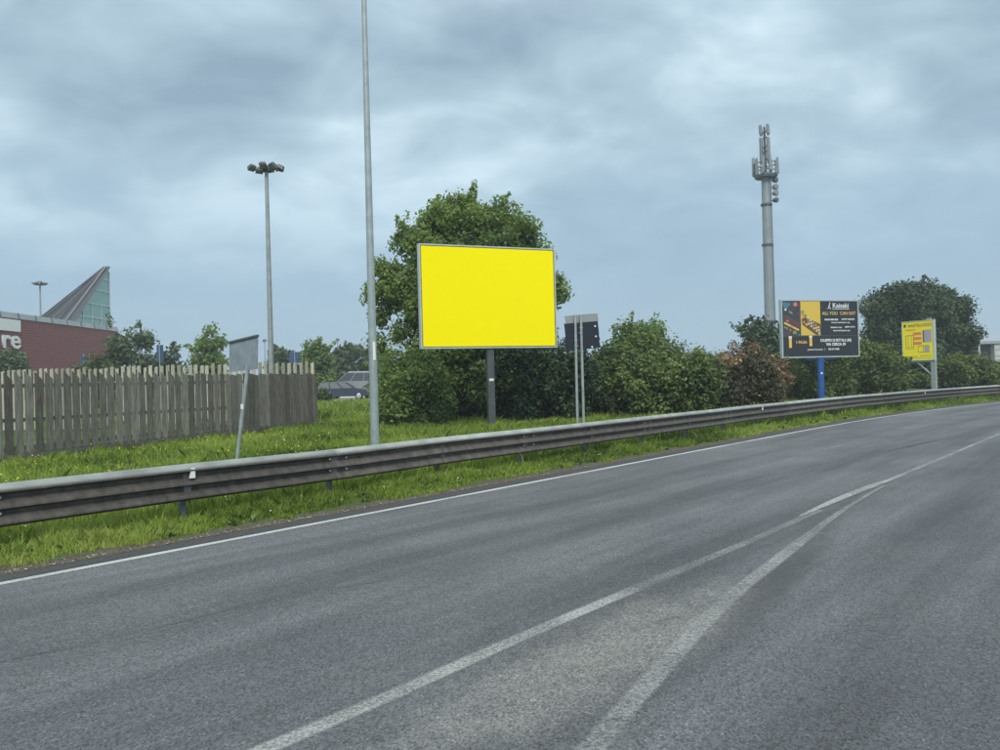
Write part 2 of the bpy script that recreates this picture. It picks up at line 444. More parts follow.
pm_edge = paint_material('white_edge_paint', .56, (.42,.44,.43))
pm_old = paint_material('worn_white_paint', .68, (.34,.355,.345))
marking('edge_line', [axo(s, 0) for s in np.arange(-40, 150, .5)], .13, pm_edge)
pm_old2 = paint_material('faded_white_paint', .72, (.30,.315,.31))
pm_old3 = paint_material('nearly_gone_paint', .80, (.27,.285,.28))
left_px = [(265,750),(400,692),(500,647),(600,604),(700,562),(760,537),(820,510),(880,484),(940,459),(1000,434)]
lp = [G(x, y) for x, y in left_px]
back = (lp[0]-lp[1]).normalized()
lp = [lp[0] + back*q for q in (8, 6, 4, 2)] + lp
# extend along the bend
s9, t9 = st_of(lp[-1].x, lp[-1].y)
lp += [axo(s9 + q, t9, 0) for q in (6, 14, 24, 36, 50, 70, 90)]
lpd = densify(lp)
cutA = min(range(len(lpd)), key=lambda i: (lpd[i]-G(640,587)).length); cutB = min(range(len(lpd)), key=lambda i: (lpd[i]-G(815,511)).length); cutC = min(range(len(lpd)), key=lambda i: (lpd[i]-G(884,482)).length)
nA = cutB+1-cutA; marking('gore_line_left', lpd[:cutA+1], .14, pm_old); marking('gore_line_middle', lpd[cutA:cutB+1], [.14-.03*i/nA for i in range(nA)], paint_material('scuffed_white_paint', .74, (.29,.30,.295))); marking('lane_line_far', lpd[cutC:], .11, pm_old2)
right_px = [(592,750),(640,694),(700,628),(740,590),(790,551),(830,520),(860,500),(886,485)]
rp_ = [G(x, y) for x, y in right_px]
rp_ = [rp_[0] + (rp_[0]-rp_[1]).normalized()*6] + rp_
rpd = densify(rp_); cutD = min(range(len(rpd)), key=lambda i: (rpd[i]-G(790,551)).length)
marking('gore_line_right', rpd[:cutD+1], .15, pm_old2, z=.008); nD = len(rpd)-cutD; marking('gore_line_tip', rpd[cutD:], [.15-.08*min(1, i/(nD*.6)) for i in range(nD)], paint_material('scuffed_thin_paint', .74, (.28,.29,.285)), z=.008)
tar = mat('dark_tar_seam', (.050,.052,.055), .8, var=.4, scale=30)
def crack(name, px, wd, seed):
    pl = densify([G(*q) for q in px], .12); q_ = []
    for i, p in enumerate(pl): q_.append(p + Vector((noise.noise((i*.35, seed, 0)), noise.noise((i*.35, seed, 5)), 0))*.05)
    marking(name, q_, [max(.004, wd*(.5+abs(noise.noise((i*.5, seed, 9)))*1.8)) for i in range(len(q_))], tar, z=.0125)
crack('crack', [(-40,668),(60,650),(150,630),(235,608)], .012, 5)
crack('crack', [(235,608),(330,590),(420,575)], .006, 8)
crack('crack', [(886,452),(925,443),(948,438)], .03, 11)
cdl = densify([G(800,517), G(850,495), G(888,481)]); marking('centre_dash', cdl, [.15*min(1, .25+i/4, .25+(len(cdl)-i)/3) for i in range(len(cdl))], paint_material('fresh_white_paint', .70, (.40,.415,.405)), z=.012)

# shoulder: darker crumbling asphalt outside the line
sh_m = mat('dark_crumbling_asphalt', (.055,.057,.06), .85, c2=(.03,.032,.034), scale=25, bump=.7, bscale=60)
me = strip_st('shoulder', -60, 155, 1.0, [.09,.25,.46], lambda t, s: .004, sh_m); o = link('shoulder', me); o['kind'] = 'structure'

# dark repaired joint streaks on the road
# ------------------------------------------------------------------ guardrail
galv = mat('galvanised_steel', (.40,.44,.44), .5, .35, var=.18, scale=6, bump=.15)
def beam_material():
    m_ = bpy.data.materials.new('weathered_rail_steel'); m_.use_nodes = True; t = m_.node_tree; L = t.links
    b = t.nodes['Principled BSDF']; b.inputs['Roughness'].default_value = .6; b.inputs['Metallic'].default_value = .15
    tcn = N(t, 'ShaderNodeTexCoord'); g = N(t, 'ShaderNodeNewGeometry'); sp = N(t, 'ShaderNodeSeparateXYZ'); L.new(tcn.outputs['Object'], sp.inputs[0])
    # road grime on the faces below; the top fold's light painted as paler galvanising
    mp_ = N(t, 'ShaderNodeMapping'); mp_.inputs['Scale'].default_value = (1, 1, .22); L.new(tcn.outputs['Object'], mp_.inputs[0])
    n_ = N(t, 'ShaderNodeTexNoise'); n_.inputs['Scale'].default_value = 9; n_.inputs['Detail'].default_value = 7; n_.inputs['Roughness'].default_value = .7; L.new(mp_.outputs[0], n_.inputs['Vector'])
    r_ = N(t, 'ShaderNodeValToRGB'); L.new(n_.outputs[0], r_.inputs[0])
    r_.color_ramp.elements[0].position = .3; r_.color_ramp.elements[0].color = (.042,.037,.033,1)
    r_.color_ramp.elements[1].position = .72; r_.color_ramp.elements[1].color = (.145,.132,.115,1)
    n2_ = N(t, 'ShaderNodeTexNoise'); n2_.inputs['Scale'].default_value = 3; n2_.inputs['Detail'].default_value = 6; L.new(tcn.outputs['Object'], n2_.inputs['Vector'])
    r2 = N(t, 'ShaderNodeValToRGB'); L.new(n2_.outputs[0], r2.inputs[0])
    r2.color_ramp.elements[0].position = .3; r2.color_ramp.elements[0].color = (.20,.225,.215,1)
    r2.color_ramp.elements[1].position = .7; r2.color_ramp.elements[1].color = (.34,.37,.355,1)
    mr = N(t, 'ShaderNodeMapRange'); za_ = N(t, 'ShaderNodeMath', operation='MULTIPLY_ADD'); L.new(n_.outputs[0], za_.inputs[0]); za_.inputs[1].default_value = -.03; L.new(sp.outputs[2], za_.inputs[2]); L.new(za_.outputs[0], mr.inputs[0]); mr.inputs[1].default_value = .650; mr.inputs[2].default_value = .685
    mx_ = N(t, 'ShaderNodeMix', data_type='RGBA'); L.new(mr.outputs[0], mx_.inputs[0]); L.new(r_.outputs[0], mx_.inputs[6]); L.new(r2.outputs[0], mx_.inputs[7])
    oi = N(t, 'ShaderNodeObjectInfo'); mrr = N(t, 'ShaderNodeMapRange'); L.new(oi.outputs['Random'], mrr.inputs[0]); mrr.inputs[3].default_value = .78; mrr.inputs[4].default_value = 1.2
    hs_ = N(t, 'ShaderNodeHueSaturation'); L.new(mrr.outputs[0], hs_.inputs['Value']); L.new(mx_.outputs[2], hs_.inputs['Color']); L.new(hs_.outputs[0], b.inputs['Base Color'])
    return m_
beam_m = beam_material()
gr = thing('guardrail', 'long weathered steel crash barrier on posts along the left edge of the road', 'guardrail')
ZT = .735
prof = [(.10,ZT-.012),(.02,ZT),(-.03,ZT-.008),(-.085,ZT-.062),(-.09,ZT-.082),(-.012,ZT-.112),(-.008,ZT-.148),(-.082,ZT-.222),(-.088,ZT-.245),(-.012,ZT-.272),(-.008,ZT-.308),(-.082,ZT-.385),(-.086,ZT-.405),(-.04,ZT-.435)]
prof2 = prof + [(u+.006, z) for u, z in reversed(prof)]
# posts measured at the photo's post pixels
def rail_s(px):
    lo, hi = -5, 120
    for _ in range(50):
        mid = (lo+hi)/2
        if project(axo(mid, RAIL_T+.1, .2))[0] < px: lo = mid
        else: hi = mid
    return lo
sposts = [rail_s(x) for x in (183, 333, 441, 522, 587, 641)]
print('posts', sposts, 'ln', [project(axo(s, RAIL_T, ZT)) for s in (0, 8, 16, 30, 45)])
PS = (sposts[5]-sposts[0])/5; PS0 = sposts[0]
seg = 2*PS
k = -3; beams = []
while PS0 + seg*k*1.0 < 110:
    sA = PS0 + PS*1 + seg*(k-1); sB = sA + seg
    mb = MB(); ss = np.linspace(sA, sB + .12, 7)
    off = .0035*(k % 2)
    mb.sweep([axo(s, RAIL_T-off+.012*noise.noise((s*.45,1,2)), .014*noise.noise((s*.35,7,2))) for s in ss], prof2, True, [ax(s)[1] for s in ss])
    part('beam', mb, beam_m, gr)
    k += 1
post_m = mat('dark_galvanised_post', (.16,.17,.17), .6, .3, var=.3, scale=12)
mbp = MB()
mbp.box((-.032,-.0,-.3),(.032,.006,.655)); mbp.box((-.032,0.006,-.3),(-.026,.08,.655)); mbp.box((.026,.006,-.3),(.032,.08,.655))
pme = mbp.mesh('post', post_m)
mbs = MB(); mbs.box((-.045,-.10,.36),(.045,-.001,.62)); sme = mbs.mesh('spacer', post_m)
mbb = MB()
for dz in (.60, .44):
    for dx in (-.14, .14): mbb.tube((dx, 0, dz), (dx, -.018, dz), .016, n=6)
bme = mbb.mesh('bolt', galv)
k = -4
while PS0 + PS*k < 108:
    s = PS0 + PS*k; p, n_ = ax(s); a = math.atan2(n_.y, n_.x) - math.pi/2
    q = axo(s, RAIL_T+.075, 0)
    link('post', pme, gr, q, (0,0,a)); link('spacer', sme, gr, q, (0,0,a))
    if k < 12 and (k % 2): bo = link('bolt', bme, gr, axo(s+.05, RAIL_T-.035, 0), (0,0,a)); bo['kind'] = 'stuff'
    k += 1
refl_m = mat('white_reflector', (.75,.75,.72), .3)
def reflector(px):
    s = rail_s(px); p, n_ = ax(s); a = math.atan2(n_.y, n_.x) - math.pi/2
    mb = MB(); mb.add([(-.035,-.01,.57),(.035,-.01,.57),(.035,-.01,.69),(-.01,-.01,.69),(-.035,.01,.57),(.035,.01,.57),(.035,.01,.69),(-.01,.01,.69)],
                      [(0,1,2,3),(7,6,5,4),(0,4,5,1),(1,5,6,2),(2,6,7,3),(3,7,4,0)])
    part('reflector', mb, refl_m, gr, loc=axo(s, RAIL_T-.075, 0)).rotation_euler = (0,0,a)
for x in (186, 757, 921): reflector(x)

# ------------------------------------------------------------------ grass blades and flowers
def grass(name, regions, m_, label):
    Vs, Ts = [], []
    for (s0, s1, t0, t1, dens, h0, h1, tb) in regions:
        n = int((s1-s0)*(t1-t0)*dens)
        s = rng.uniform(s0, s1, n); t = rng.uniform(t0, t1, n)
        i = np.clip(np.floor(s/DS).astype(int)+160, 0, 479); f = (s/DS+160-i)[:, None]
        xy = AXP[i]*(1-f)+AXP[i+1]*f + AXN[i]*t[:, None]
        # clumping
        cl = np.array([noise.noise(Vector((x*1.7, y*1.7, 0))) + .6*noise.noise(Vector((x*6, y*6, 3))) for x, y in xy])
        big = np.array([noise.noise(Vector((x*.35, y*.35, 9))) for x, y in xy])
        edge = t + cl*.22
        keep = (edge > tb) & (rng.uniform(0, 1, n) < .55 + cl*.8 + .25)
        s, t, xy, cl, big = s[keep], t[keep], xy[keep], cl[keep], big[keep]; n = len(s)
        z = np.array([hgt(q, q2) for q, q2 in zip(t, s)])
        dist = np.hypot(xy[:,0], xy[:,1])
        grow = np.clip((t - .35)/.6, .25, 1)
        hh = (rng.uniform(h0, h1, n) + (rng.uniform(0, 1, n) > .985)*rng.uniform(.05, .16, n))*(1+cl*.9)*grow
        wd = np.maximum(.005, dist*.00055)*rng.uniform(.8, 1.6, n)
        a = rng.uniform(0, 2*math.pi, n); ln = rng.uniform(.1, .9, n)*hh
        b = rng.uniform(0, 2*math.pi, n)
        base = np.stack([xy[:,0], xy[:,1], z-.01], 1)
        sd = np.stack([np.cos(a)*wd, np.sin(a)*wd, np.zeros(n)], 1)
        tip = base + np.stack([np.cos(b)*ln, np.sin(b)*ln, hh], 1)
        mid = base*.5 + tip*.5 + np.stack([-np.cos(b)*ln*.2, -np.sin(b)*ln*.2, hh*.12], 1)
        V = np.stack([base-sd, base+sd, mid+sd*.8, tip, mid-sd*.8], 1).reshape(-1, 3)
        Vs.append(V); Ts.append(np.where(rng.uniform(0, 1, n) < .03, 1, np.clip(.48 + big*.75 + cl*.35 + rng.normal(0, .16, n), 0, .88)))
    me = quads_mesh(name, np.concatenate(Vs), m_, np.concatenate(Ts), 5)
    o = link(name, me); o['kind'] = 'stuff'; o['label'] = label; o['category'] = 'grass'
    print(name, len(me.polygons)); return o
gm = leaf_mat('grass_blades', (.065,.122,.018), (.330,.455,.070), .42, accent=(.42,.38,.18))
sgL = -8
grass('roadside_grass', [(sgL, 8, .38, 1.35, 4200, .04, .15, .62), (8, 20, .38, 1.35, 2600, .05, .14, .62), (20, 45, .38, 1.3, 1000, .06, .15, .55), (45, 80, .4, 1.3, 500, .08, .17, .5)], gm,
      'short bright green grass in the strip between the crash barrier and the road edge')
grass('meadow_grass', [(sgL, 12, 1.35, 4, 1000, .09, .24, 0), (sgL, 12, 4, 7, 900, .06, .17, 0), (12, 24, 1.35, 7, 800, .08, .22, 0), (sgL, -2, 7, 12, 500, .05, .14, 0), (-2, 34, 7, 16, 420, .06, .16, 0), (24, 60, 1.35, 5, 260, .12, .3, 0), (8, 45, 16, 36, 60, .15, .35, 0)], gm,
      'long green grass behind the crash barrier')
def flowers(name, n, srange, trange, c, label, size, hz_):
    V, T = [], []
    for _ in range(n):
        s = random.uniform(*srange); t = random.uniform(*trange)
        if noise.noise(Vector((s*.5, t*.5, 5 if c[2] > .3 else 8))) < -.05: continue
        p = axo(s, t); z = hgt(t, s) + random.uniform(*hz_); r = random.uniform(.7, 1.3)*size
        nrm = Vector((random.uniform(-.5,.5), random.uniform(-.9,.1), 1)).normalized(); a = nrm.orthogonal().normalized(); b = nrm.cross(a)
        for q in range(6):
            an = q*math.pi/3; v = Vector((p.x, p.y, z)) + a*math.cos(an)*r + b*math.sin(an)*r; V.append(tuple(v))
        T.append(.5)
    me = quads_mesh(name, np.array(V), mat(name + '_petals', c, .6), np.array(T), 6)
    o = link(name, me); o['kind'] = 'stuff'; o['label'] = label; o['category'] = 'flowers'
flowers('yellow_wildflowers', 2800, (-6, 28), (2.0, 13), (.75,.62,.02), 'small yellow wildflowers scattered in the long grass behind the barrier', .012, (.06,.18))
flowers('white_daisies', 1100, (-7, 12), (1.5, 6), (.72,.72,.66), 'small white daisies scattered in the grass behind the barrier', .009, (.06,.18))
flowers('verge_daisies', 60, (-6, 14), (.8, 1.3), (.73,.73,.68), 'a few white daisies in the grass strip beside the road', .011, (.05,.11))
Vw, Tw = [], []
for _ in range(420):
    s_ = random.uniform(-6, 26); t_w = random.choice([random.uniform(.62, 1.3), random.uniform(1.4, 9)])
    p = axo(s_, t_w); z = hgt(t_w, s_)
    for q in range(random.randint(5, 11)):
        a = random.uniform(0, 6.28); l_ = random.uniform(.06, .15); el_ = random.uniform(.3, 1.2); w_ = l_*.22
        d = Vector((math.cos(a)*math.cos(el_), math.sin(a)*math.cos(el_), math.sin(el_))); sd = Vector((-math.sin(a), math.cos(a), 0))
        b0_ = Vector((p.x, p.y, z)); m1 = b0_ + d*l_*.55; tp_ = b0_ + d*l_ - Vector((0,0,l_*.25))
        Vw += [tuple(b0_), tuple(m1+sd*w_), tuple(tp_), tuple(m1-sd*w_)]; Tw.append(random.uniform(.1, .8))
me = quads_mesh('weeds', np.array(Vw), leaf_mat('weed_leaves', (.04,.09,.02), (.16,.26,.06), .3), np.array(Tw), 4)
o = link('weeds', me); o['kind'] = 'stuff'; o['label'] = 'broad leaved weeds dotted through the roadside grass'; o['category'] = 'weeds'
# grit and little stones along the crumbling edge
Vg = []; 
for _ in range(2600):
    s = random.uniform(-7, 30); t = random.gauss(.47, .09)
    if t < .3: continue
    p = axo(s, t, .012); r = random.uniform(.004, .016)
    for q in ((1,0,0),(0,1,.3),(-1,.2,.5),(0,-1,.2)):
        Vg.append((p.x+q[0]*r*random.uniform(.6,1.3), p.y+q[1]*r*random.uniform(.6,1.3), p.z+q[2]*r))
me = quads_mesh('roadside_grit', np.array(Vg), mat('pale_grit', (.30,.28,.24), .9, var=.4, scale=20), np.ones(len(Vg)//4), 4)
o = link('roadside_grit', me); o['kind'] = 'stuff'; o['label'] = 'pale grit and crumbs along the broken edge of the asphalt'; o['category'] = 'grit'

# ------------------------------------------------------------------ foliage
def leaves(clumps, n, size, squash=1.0, nb=.55):
    """clumps: (centre, radius, tint). Small folded leaf quads through each clump's volume."""
    C = np.array([c[0] for c in clumps]); Rr = np.array([c[1] for c in clumps]); Tn = np.array([c[2] for c in clumps])
    wgt = Rr**2; idx = rng.choice(len(clumps), n, p=wgt/wgt.sum())
    d = rng.normal(0, 1, (n, 3)); d /= np.linalg.norm(d, axis=1)[:, None]
    rad = rng.uniform(.25, 1, n)**.55 * (1 + .18*rng.normal(0, 1, n))
    pos = C[idx] + d*(Rr[idx]*rad)[:, None]*np.array([1, 1, squash])
    nr = d*nb + np.array([0, 0, .45]) + rng.normal(0, .5, (n, 3)); nr /= np.linalg.norm(nr, axis=1)[:, None]
    a = np.cross(nr, rng.normal(0, 1, (n, 3))); a /= np.linalg.norm(a, axis=1)[:, None]
    b = np.cross(nr, a); sz = size*rng.uniform(.6, 1.35, n)[:, None]
    V = np.stack([pos - a*sz*.62, pos + b*sz*.36 + a*sz*.05 + nr*sz*.12, pos + a*sz*.62 - nr*sz*.08, pos - b*sz*.36 + nr*sz*.12], 1).reshape(-1, 3)
    tint = np.clip(Tn[idx] + rng.normal(0, .13, n), 0, 1)
    return V, tint
bark = mat('bark', (.09,.07,.05), .9, c2=(.045,.036,.028), scale=7, bump=.5)

def plant(name, label, cat, base, blobs, nclump, clump_r, n, leaf, m_, group=None, lobes=.25, trunk_r=.12, trunk_h=1.0, tbase=.5, spikes=0, seed=0, tz=.0, limbs=7):
    """blobs: list of ((x,y,z) local centre, (rx,ry,rz)) that outline the crown"""
    random.seed(seed + 100)
    root = thing(name, label, cat, base, 0, group)
    cl = []; vol = [b[1][0]*b[1][2] for b in blobs]; tot = sum(vol)
    for (c, r), v in zip(blobs, vol):
        k = max(4, int(nclump*v/tot))
        for _ in range(k):
            d = Vector((random.gauss(0,1), random.gauss(0,1), random.gauss(0,1))).normalized()
            u = random.uniform(.15, 1)**.38
            f = 1 + lobes*noise.noise(d*2.2 + Vector((seed*3.1, 0, 0)))*1.6
            p = Vector((c[0]+d.x*r[0]*u*f, c[1]+d.y*r[1]*u*f, c[2]+d.z*r[2]*u*f))
            if p.z < clump_r*.3: p.z = clump_r*random.uniform(.3, .9)
            tt = tbase + .55*noise.noise(p*.9/max(clump_r, .3)*.5 + Vector((seed,0,0))) + random.gauss(0, .09) + tz*(p.z)
            cl.append((tuple(p), clump_r*random.uniform(.6, 1.3), tt))
    for _ in range(spikes):
        c, r = random.choice(blobs)
        d = Vector((random.gauss(0,1), random.gauss(0,.6), abs(random.gauss(0,1))+.3)).normalized()
        p = Vector((c[0]+d.x*r[0], c[1]+d.y*r[1], c[2]+d.z*r[2]))
        for q in range(3):
            pp = p + d*clump_r*.55*q
            cl.append((tuple(pp), clump_r*(.55-.13*q), tbase + .15))
    V, T = leaves(cl, n, leaf)
    link('crown', quads_mesh('crown', V, m_, T), root)
    mb = MB(); top = Vector((blobs[0][0][0]*.5, blobs[0][0][1]*.5, max(trunk_h, .3)))
    mb.tube((0,0,-.15), top, trunk_r, trunk_r*.75, n=8)
    big = max(blobs, key=lambda b: b[1][0]*b[1][2])
    for q in range(limbs):
        c = random.choice(cl)[0]; c = Vector(c)
        mid = top.lerp(c, .5) + Vector((0,0,.12*(c-top).length))
        mb.tube(top - Vector((0,0,.1)), mid, trunk_r*.5, trunk_r*.3, n=6, cap=False); mb.tube(mid, c, trunk_r*.3, trunk_r*.08, n=5, cap=False)
    part('trunk', mb, bark, root, True)
    return root

m_main = leaf_mat('field_tree_leaves', (.055,.110,.032), (.250,.350,.090), .46)
m_hedge = leaf_mat('hedge_leaves', (.024,.055,.018), (.150,.205,.052), .22)
m_dark = leaf_mat('dark_evergreen_leaves', (.014,.038,.020), (.075,.122,.042), .18)
m_pale = leaf_mat('olive_green_leaves', (.035,.070,.018), (.150,.200,.050), .28)
m_brown = leaf_mat('scorched_leaves', (.020,.026,.014), (.085,.085,.035), .2, accent=(.46,.29,.15))
m_rust = leaf_mat('rusty_dry_leaves', (.07,.05,.025), (.36,.25,.13), .2)
m_yel = leaf_mat('yellow_green_leaves', (.05,.085,.02), (.19,.235,.055), .3)
m_far = leaf_mat('far_tree_leaves', (.05,.085,.045), (.13,.18,.075), .3)

def spot(px, d): 
    return on_ground(px, d)
def hgt_at(py, px, d, gzv):                 # height above ground of picture row py at distance d
    return P(px, py, d).z - gzv

def shrub(px0, px1, ytop, d, label, m_, n, leaf, seed, name='hedge_shrub', depth=None, cr=.42, nclump=150, cat='shrub', group=None, tb=.5, spikes=9, lob=.25, tz=0.0, flat=False):
    c = spot((px0+px1)/2, d); wdt = (px1-px0)/F_PX*d; h = hgt_at(ytop, (px0+px1)/2, d, c.z)
    rx = wdt/2 - cr*.5; ry = depth or rx*.8
    hb = h - cr*.45
    blobs = [((0,0,h*.42),(rx*1.0,ry,h*.44)), ((-rx*.42,0,hb*.66),(rx*.56,ry*.8,hb*.34)), ((rx*.42,0,hb*.62),(rx*.56,ry*.8,hb*.36)), ((rx*.05,0,hb*.68),(rx*.5,ry*.8,hb*.32)), ((-rx*.5,0,h*.25),(rx*.55,ry,h*.25)), ((rx*.5,0,h*.25),(rx*.55,ry,h*.25))]
    if flat: blobs = [((0,0,h*.45),(rx,ry,h*.42)), ((-rx*.5,0,hb*.60),(rx*.5,ry*.8,hb*.36)), ((rx*.5,0,hb*.58),(rx*.5,ry*.8,hb*.36)), ((0,0,hb*.62),(rx*.6,ry*.8,hb*.38)), ((-rx*.5,0,h*.28),(rx*.55,ry,h*.28)), ((rx*.5,0,h*.28),(rx*.55,ry,h*.28))]
    return plant(name, label, cat, c, blobs, nclump, cr, n, leaf, m_, group, lob, .06, .8, tb, spikes, seed, tz=tz, limbs=5)

# the big tree behind the yellow billboard
tb_ = spot(464, 27.5); k = 27.5/F_PX
def loc_main(px, py): 
    p = P(px, py, 27.5); return (p.x - tb_.x, 0, p.z - tb_.z)
def bl(px, py, rx, rz, ry=None): return (loc_main(px, py), (rx*k, (ry or rx)*k, rz*k))
plant('broadleaf_tree', 'tall bushy green tree rising directly behind the plain yellow billboard', 'tree', tb_,
      [bl(466,290,66,62,58), bl(464,232,34,32), bl(432,246,30,32), bl(505,240,34,30), bl(530,258,18,20), bl(410,300,26,40), bl(425,385,36,36), bl(480,365,50,50), bl(386,272,10,16), bl(384,312,10,14), bl(374,293,6,6), bl(544,296,14,18), bl(436,217,9,12), bl(469,205,13,12), bl(500,213,9,10), bl(523,234,9,9), bl(402,236,9,12), bl(548,286,12,10), bl(404,392,26,26), bl(388,345,12,8), bl(556,285,6,8)],
      640, .38, 80000, .125, m_main, lobes=.3, trunk_r=.22, trunk_h=2.2, tbase=.68, spikes=16, seed=3, limbs=16)

shrub(372, 452, 352, 25.0, 'leafy green bush at the big tree\'s foot, right of the tall bare pole', m_main, 20000, .11, 21, tb=.50)
shrub(425, 520, 345, 27.5, 'dark green bush under the yellow billboard', m_hedge, 22000, .11, 22, tb=.34)
shrub(492, 600, 338, 26.5, 'dark shady bush between the yellow billboard and the two post sign', m_dark, 26000, .11, 23, tb=.45)
shrub(578, 640, 348, 28.5, 'dark leafy bush directly behind the two post sign', m_hedge, 20000, .11, 24, tb=.40)
shrub(606, 724, 343, 27.5, 'wide rounded green hedge shrub right of the two post sign', m_hedge, 40000, .115, 25, tb=.66, lob=.08, spikes=2, flat=True, cr=.36, nclump=220)
shrub(604, 686, 320, 36, 'feathery dark green tree rising behind the rounded hedge shrub', m_main, 16000, .16, 26, name='small_tree', cr=.55, cat='tree', spikes=9, tb=.5, lob=.12)
shrub(694, 784, 355, 31, 'scorched brown leaved shrub left of the black restaurant billboard', m_brown, 26000, .11, 27, tb=.45, tz=.13, spikes=3, flat=True)
shrub(704, 790, 344, 34, 'rust coloured dry bush above and behind the scorched shrub', m_rust, 18000, .12, 28, tb=.5, cr=.34, spikes=3, flat=True)
shrub(738, 790, 316, 62, 'dark conifer like tree beside the base of the telecom mast', m_dark, 7000, .3, 29, name='small_tree', cat='tree', cr=.9, nclump=60)
shrub(766, 834, 352, 41, 'low rounded green shrub under the left half of the restaurant billboard', m_hedge, 20000, .12, 30, tb=.62, lob=.15)
shrub(775, 850, 343, 43, 'mid green bush showing behind the legs of the restaurant billboard', m_pale, 14000, .15, 31, tb=.35)
shrub(812, 906, 342, 44, 'fluffy olive green bush between the restaurant billboard and the yellow plan board', m_pale, 26000, .15, 32, tb=.55, cr=.5)
shrub(893, 950, 345, 55, 'dark green bush behind the post of the yellow plan board', m_dark, 14000, .2, 33, tb=.6, cr=.6)
shrub(925, 1000, 356, 52, 'yellow green bush right of the yellow plan board', m_yel, 18000, .17, 34, tb=.45, cr=.5)
shrub(972, 1060, 360, 56, 'yellow green bush at the right edge in front of the pale building', m_yel, 16000, .19, 35, tb=.38, cr=.5)

# large round tree behind the plan board
d = 66; c = spot(924, d); k2 = d/F_PX
def lb(px, py, rx, rz): 
    p = P(px, py, d); return ((p.x-c.x, p.y-c.y, p.z-c.z), (rx*k2, rx*k2, rz*k2))
plant('round_tree', 'large round dark green tree behind the yellow plan board', 'tree', c,
      [lb(920,332,48,42), lb(903,305,32,20), lb(932,308,32,20), lb(946,338,22,30), lb(883,330,16,26)], 300, .85, 62000, .22, m_dark, lobes=.12, trunk_r=.35, trunk_h=2.5, tbase=.62, spikes=8, seed=40, limbs=10)
# far trees on the left, beyond the fence
far = [(-8,32,350,60,'green tree at the far left edge below the white letters on the brick wall',m_far,.28,.5),
       (98,158,318,62,'tall loose pale green tree at the right end of the brick building',m_far,.26,.6),
       (76,112,356,58,'low yellow green bush in front of the brick wall behind the fence',m_yel,.24,.35),
       (140,190,346,64,'green tree behind the blue sign nearest the brick building',m_far,.28,.45),
       (190,229,333,60,'small spreading green tree left of the tilted grey sign',m_main,.26,.6),
       (268,294,346,80,'narrow green tree just right of the floodlight mast',m_far,.36,.4),
       (303,336,338,66,'slender two tone green tree at the end of the wooden fence',m_main,.28,.62),
       (330,362,345,82,'distant green tree behind the parked cars, left of the tall pole',m_far,.34,.5),
       (356,392,346,84,'distant dark tree seen right behind the tall bare pole',m_main,.34,.4),
       (283,306,352,90,'faint distant tree behind the end pickets',m_far,.4,.3)]
for i, (x0, x1, yt, d, lab, mm, lf, tb2) in enumerate(far):
    shrub(x0, x1, yt, d, lab, mm, 5200, lf, 60+i, name='small_tree', cat='tree', cr=.62, nclump=70, tb=tb2, spikes=8, lob=.4, group='trees beyond the fence')
shrub(314, 332, 391, 50, 'small round bush at the end of the wooden fence in front of the parked cars', m_yel, 4000, .14, 80, cr=.3, nclump=40, tb=.35)
# weeds against the fence
# ------------------------------------------------------------------ fences
wood_d = mat('weathered_grey_boards', (.215,.215,.185), .85, c2=(.10,.097,.082), scale=5, bump=.4, bscale=30)
wood_d2 = mat('weathered_dark_boards', (.165,.160,.135), .85, c2=(.075,.070,.060), scale=6, bump=.4, bscale=30)
wood_p = mat('pale_pickets', (.46,.45,.35), .8, c2=(.30,.29,.22), scale=5, bump=.3)
conc = mat('dirty_concrete_kerb', (.13,.13,.115), .9, c2=(.06,.06,.05), scale=4, bump=.5)
for wm in (wood_d, wood_d2, wood_p):
    t_ = wm.node_tree; nz = [n for n in t_.nodes if n.type == 'TEX_NOISE'][0]; tcn_ = [n for n in t_.nodes if n.type == 'TEX_COORD'][0]
    oi = N(t_, 'ShaderNodeObjectInfo'); mpp = N(t_, 'ShaderNodeMapping'); mpp.inputs['Scale'].default_value = (5, 5, .55)
    off_ = N(t_, 'ShaderNodeVectorMath', operation='SCALE'); cbx = N(t_, 'ShaderNodeCombineXYZ')
    for q in range(3): t_.links.new(oi.outputs['Random'], cbx.inputs[q])
    t_.links.new(cbx.outputs[0], off_.inputs[0]); off_.inputs['Scale'].default_value = 37
    t_.links.new(tcn_.outputs['Object'], mpp.inputs[0]); t_.links.new(off_.outputs[0], mpp.inputs['Location']); t_.links.new(mpp.outputs[0], nz.inputs['Vector'])
    pb_ = t_.nodes['Principled BSDF']; src = pb_.inputs['Base Color'].links[0].from_socket
    mrr = N(t_, 'ShaderNodeMapRange'); t_.links.new(oi.outputs['Random'], mrr.inputs[0]); mrr.inputs[3].default_value = .68; mrr.inputs[4].default_value = 1.22
    hs_ = N(t_, 'ShaderNodeHueSaturation'); t_.links.new(mrr.outputs[0], hs_.inputs['Value']); t_.links.new(src, hs_.inputs['Color']); t_.links.new(hs_.outputs[0], pb_.inputs['Base Color'])
FA = P(0, 463, 16); FA.z = 0; FB = P(312, 423, 25); FB.z = 0
fd = (FB-FA).normalized(); fl = (FB-FA).length
start = FA - fd*6; L_ = fl + 6
fence = thing('board_fence', 'weathered grey fence of upright boards with gaps on a dark kerb, behind the grass', 'fence', start, math.atan2(fd.y, fd.x))
fz = lambda u: gz(*(start + fd*u).xy)
TOPZ = 2.02
pitchf = .222; nb_ = int(L_/pitchf)
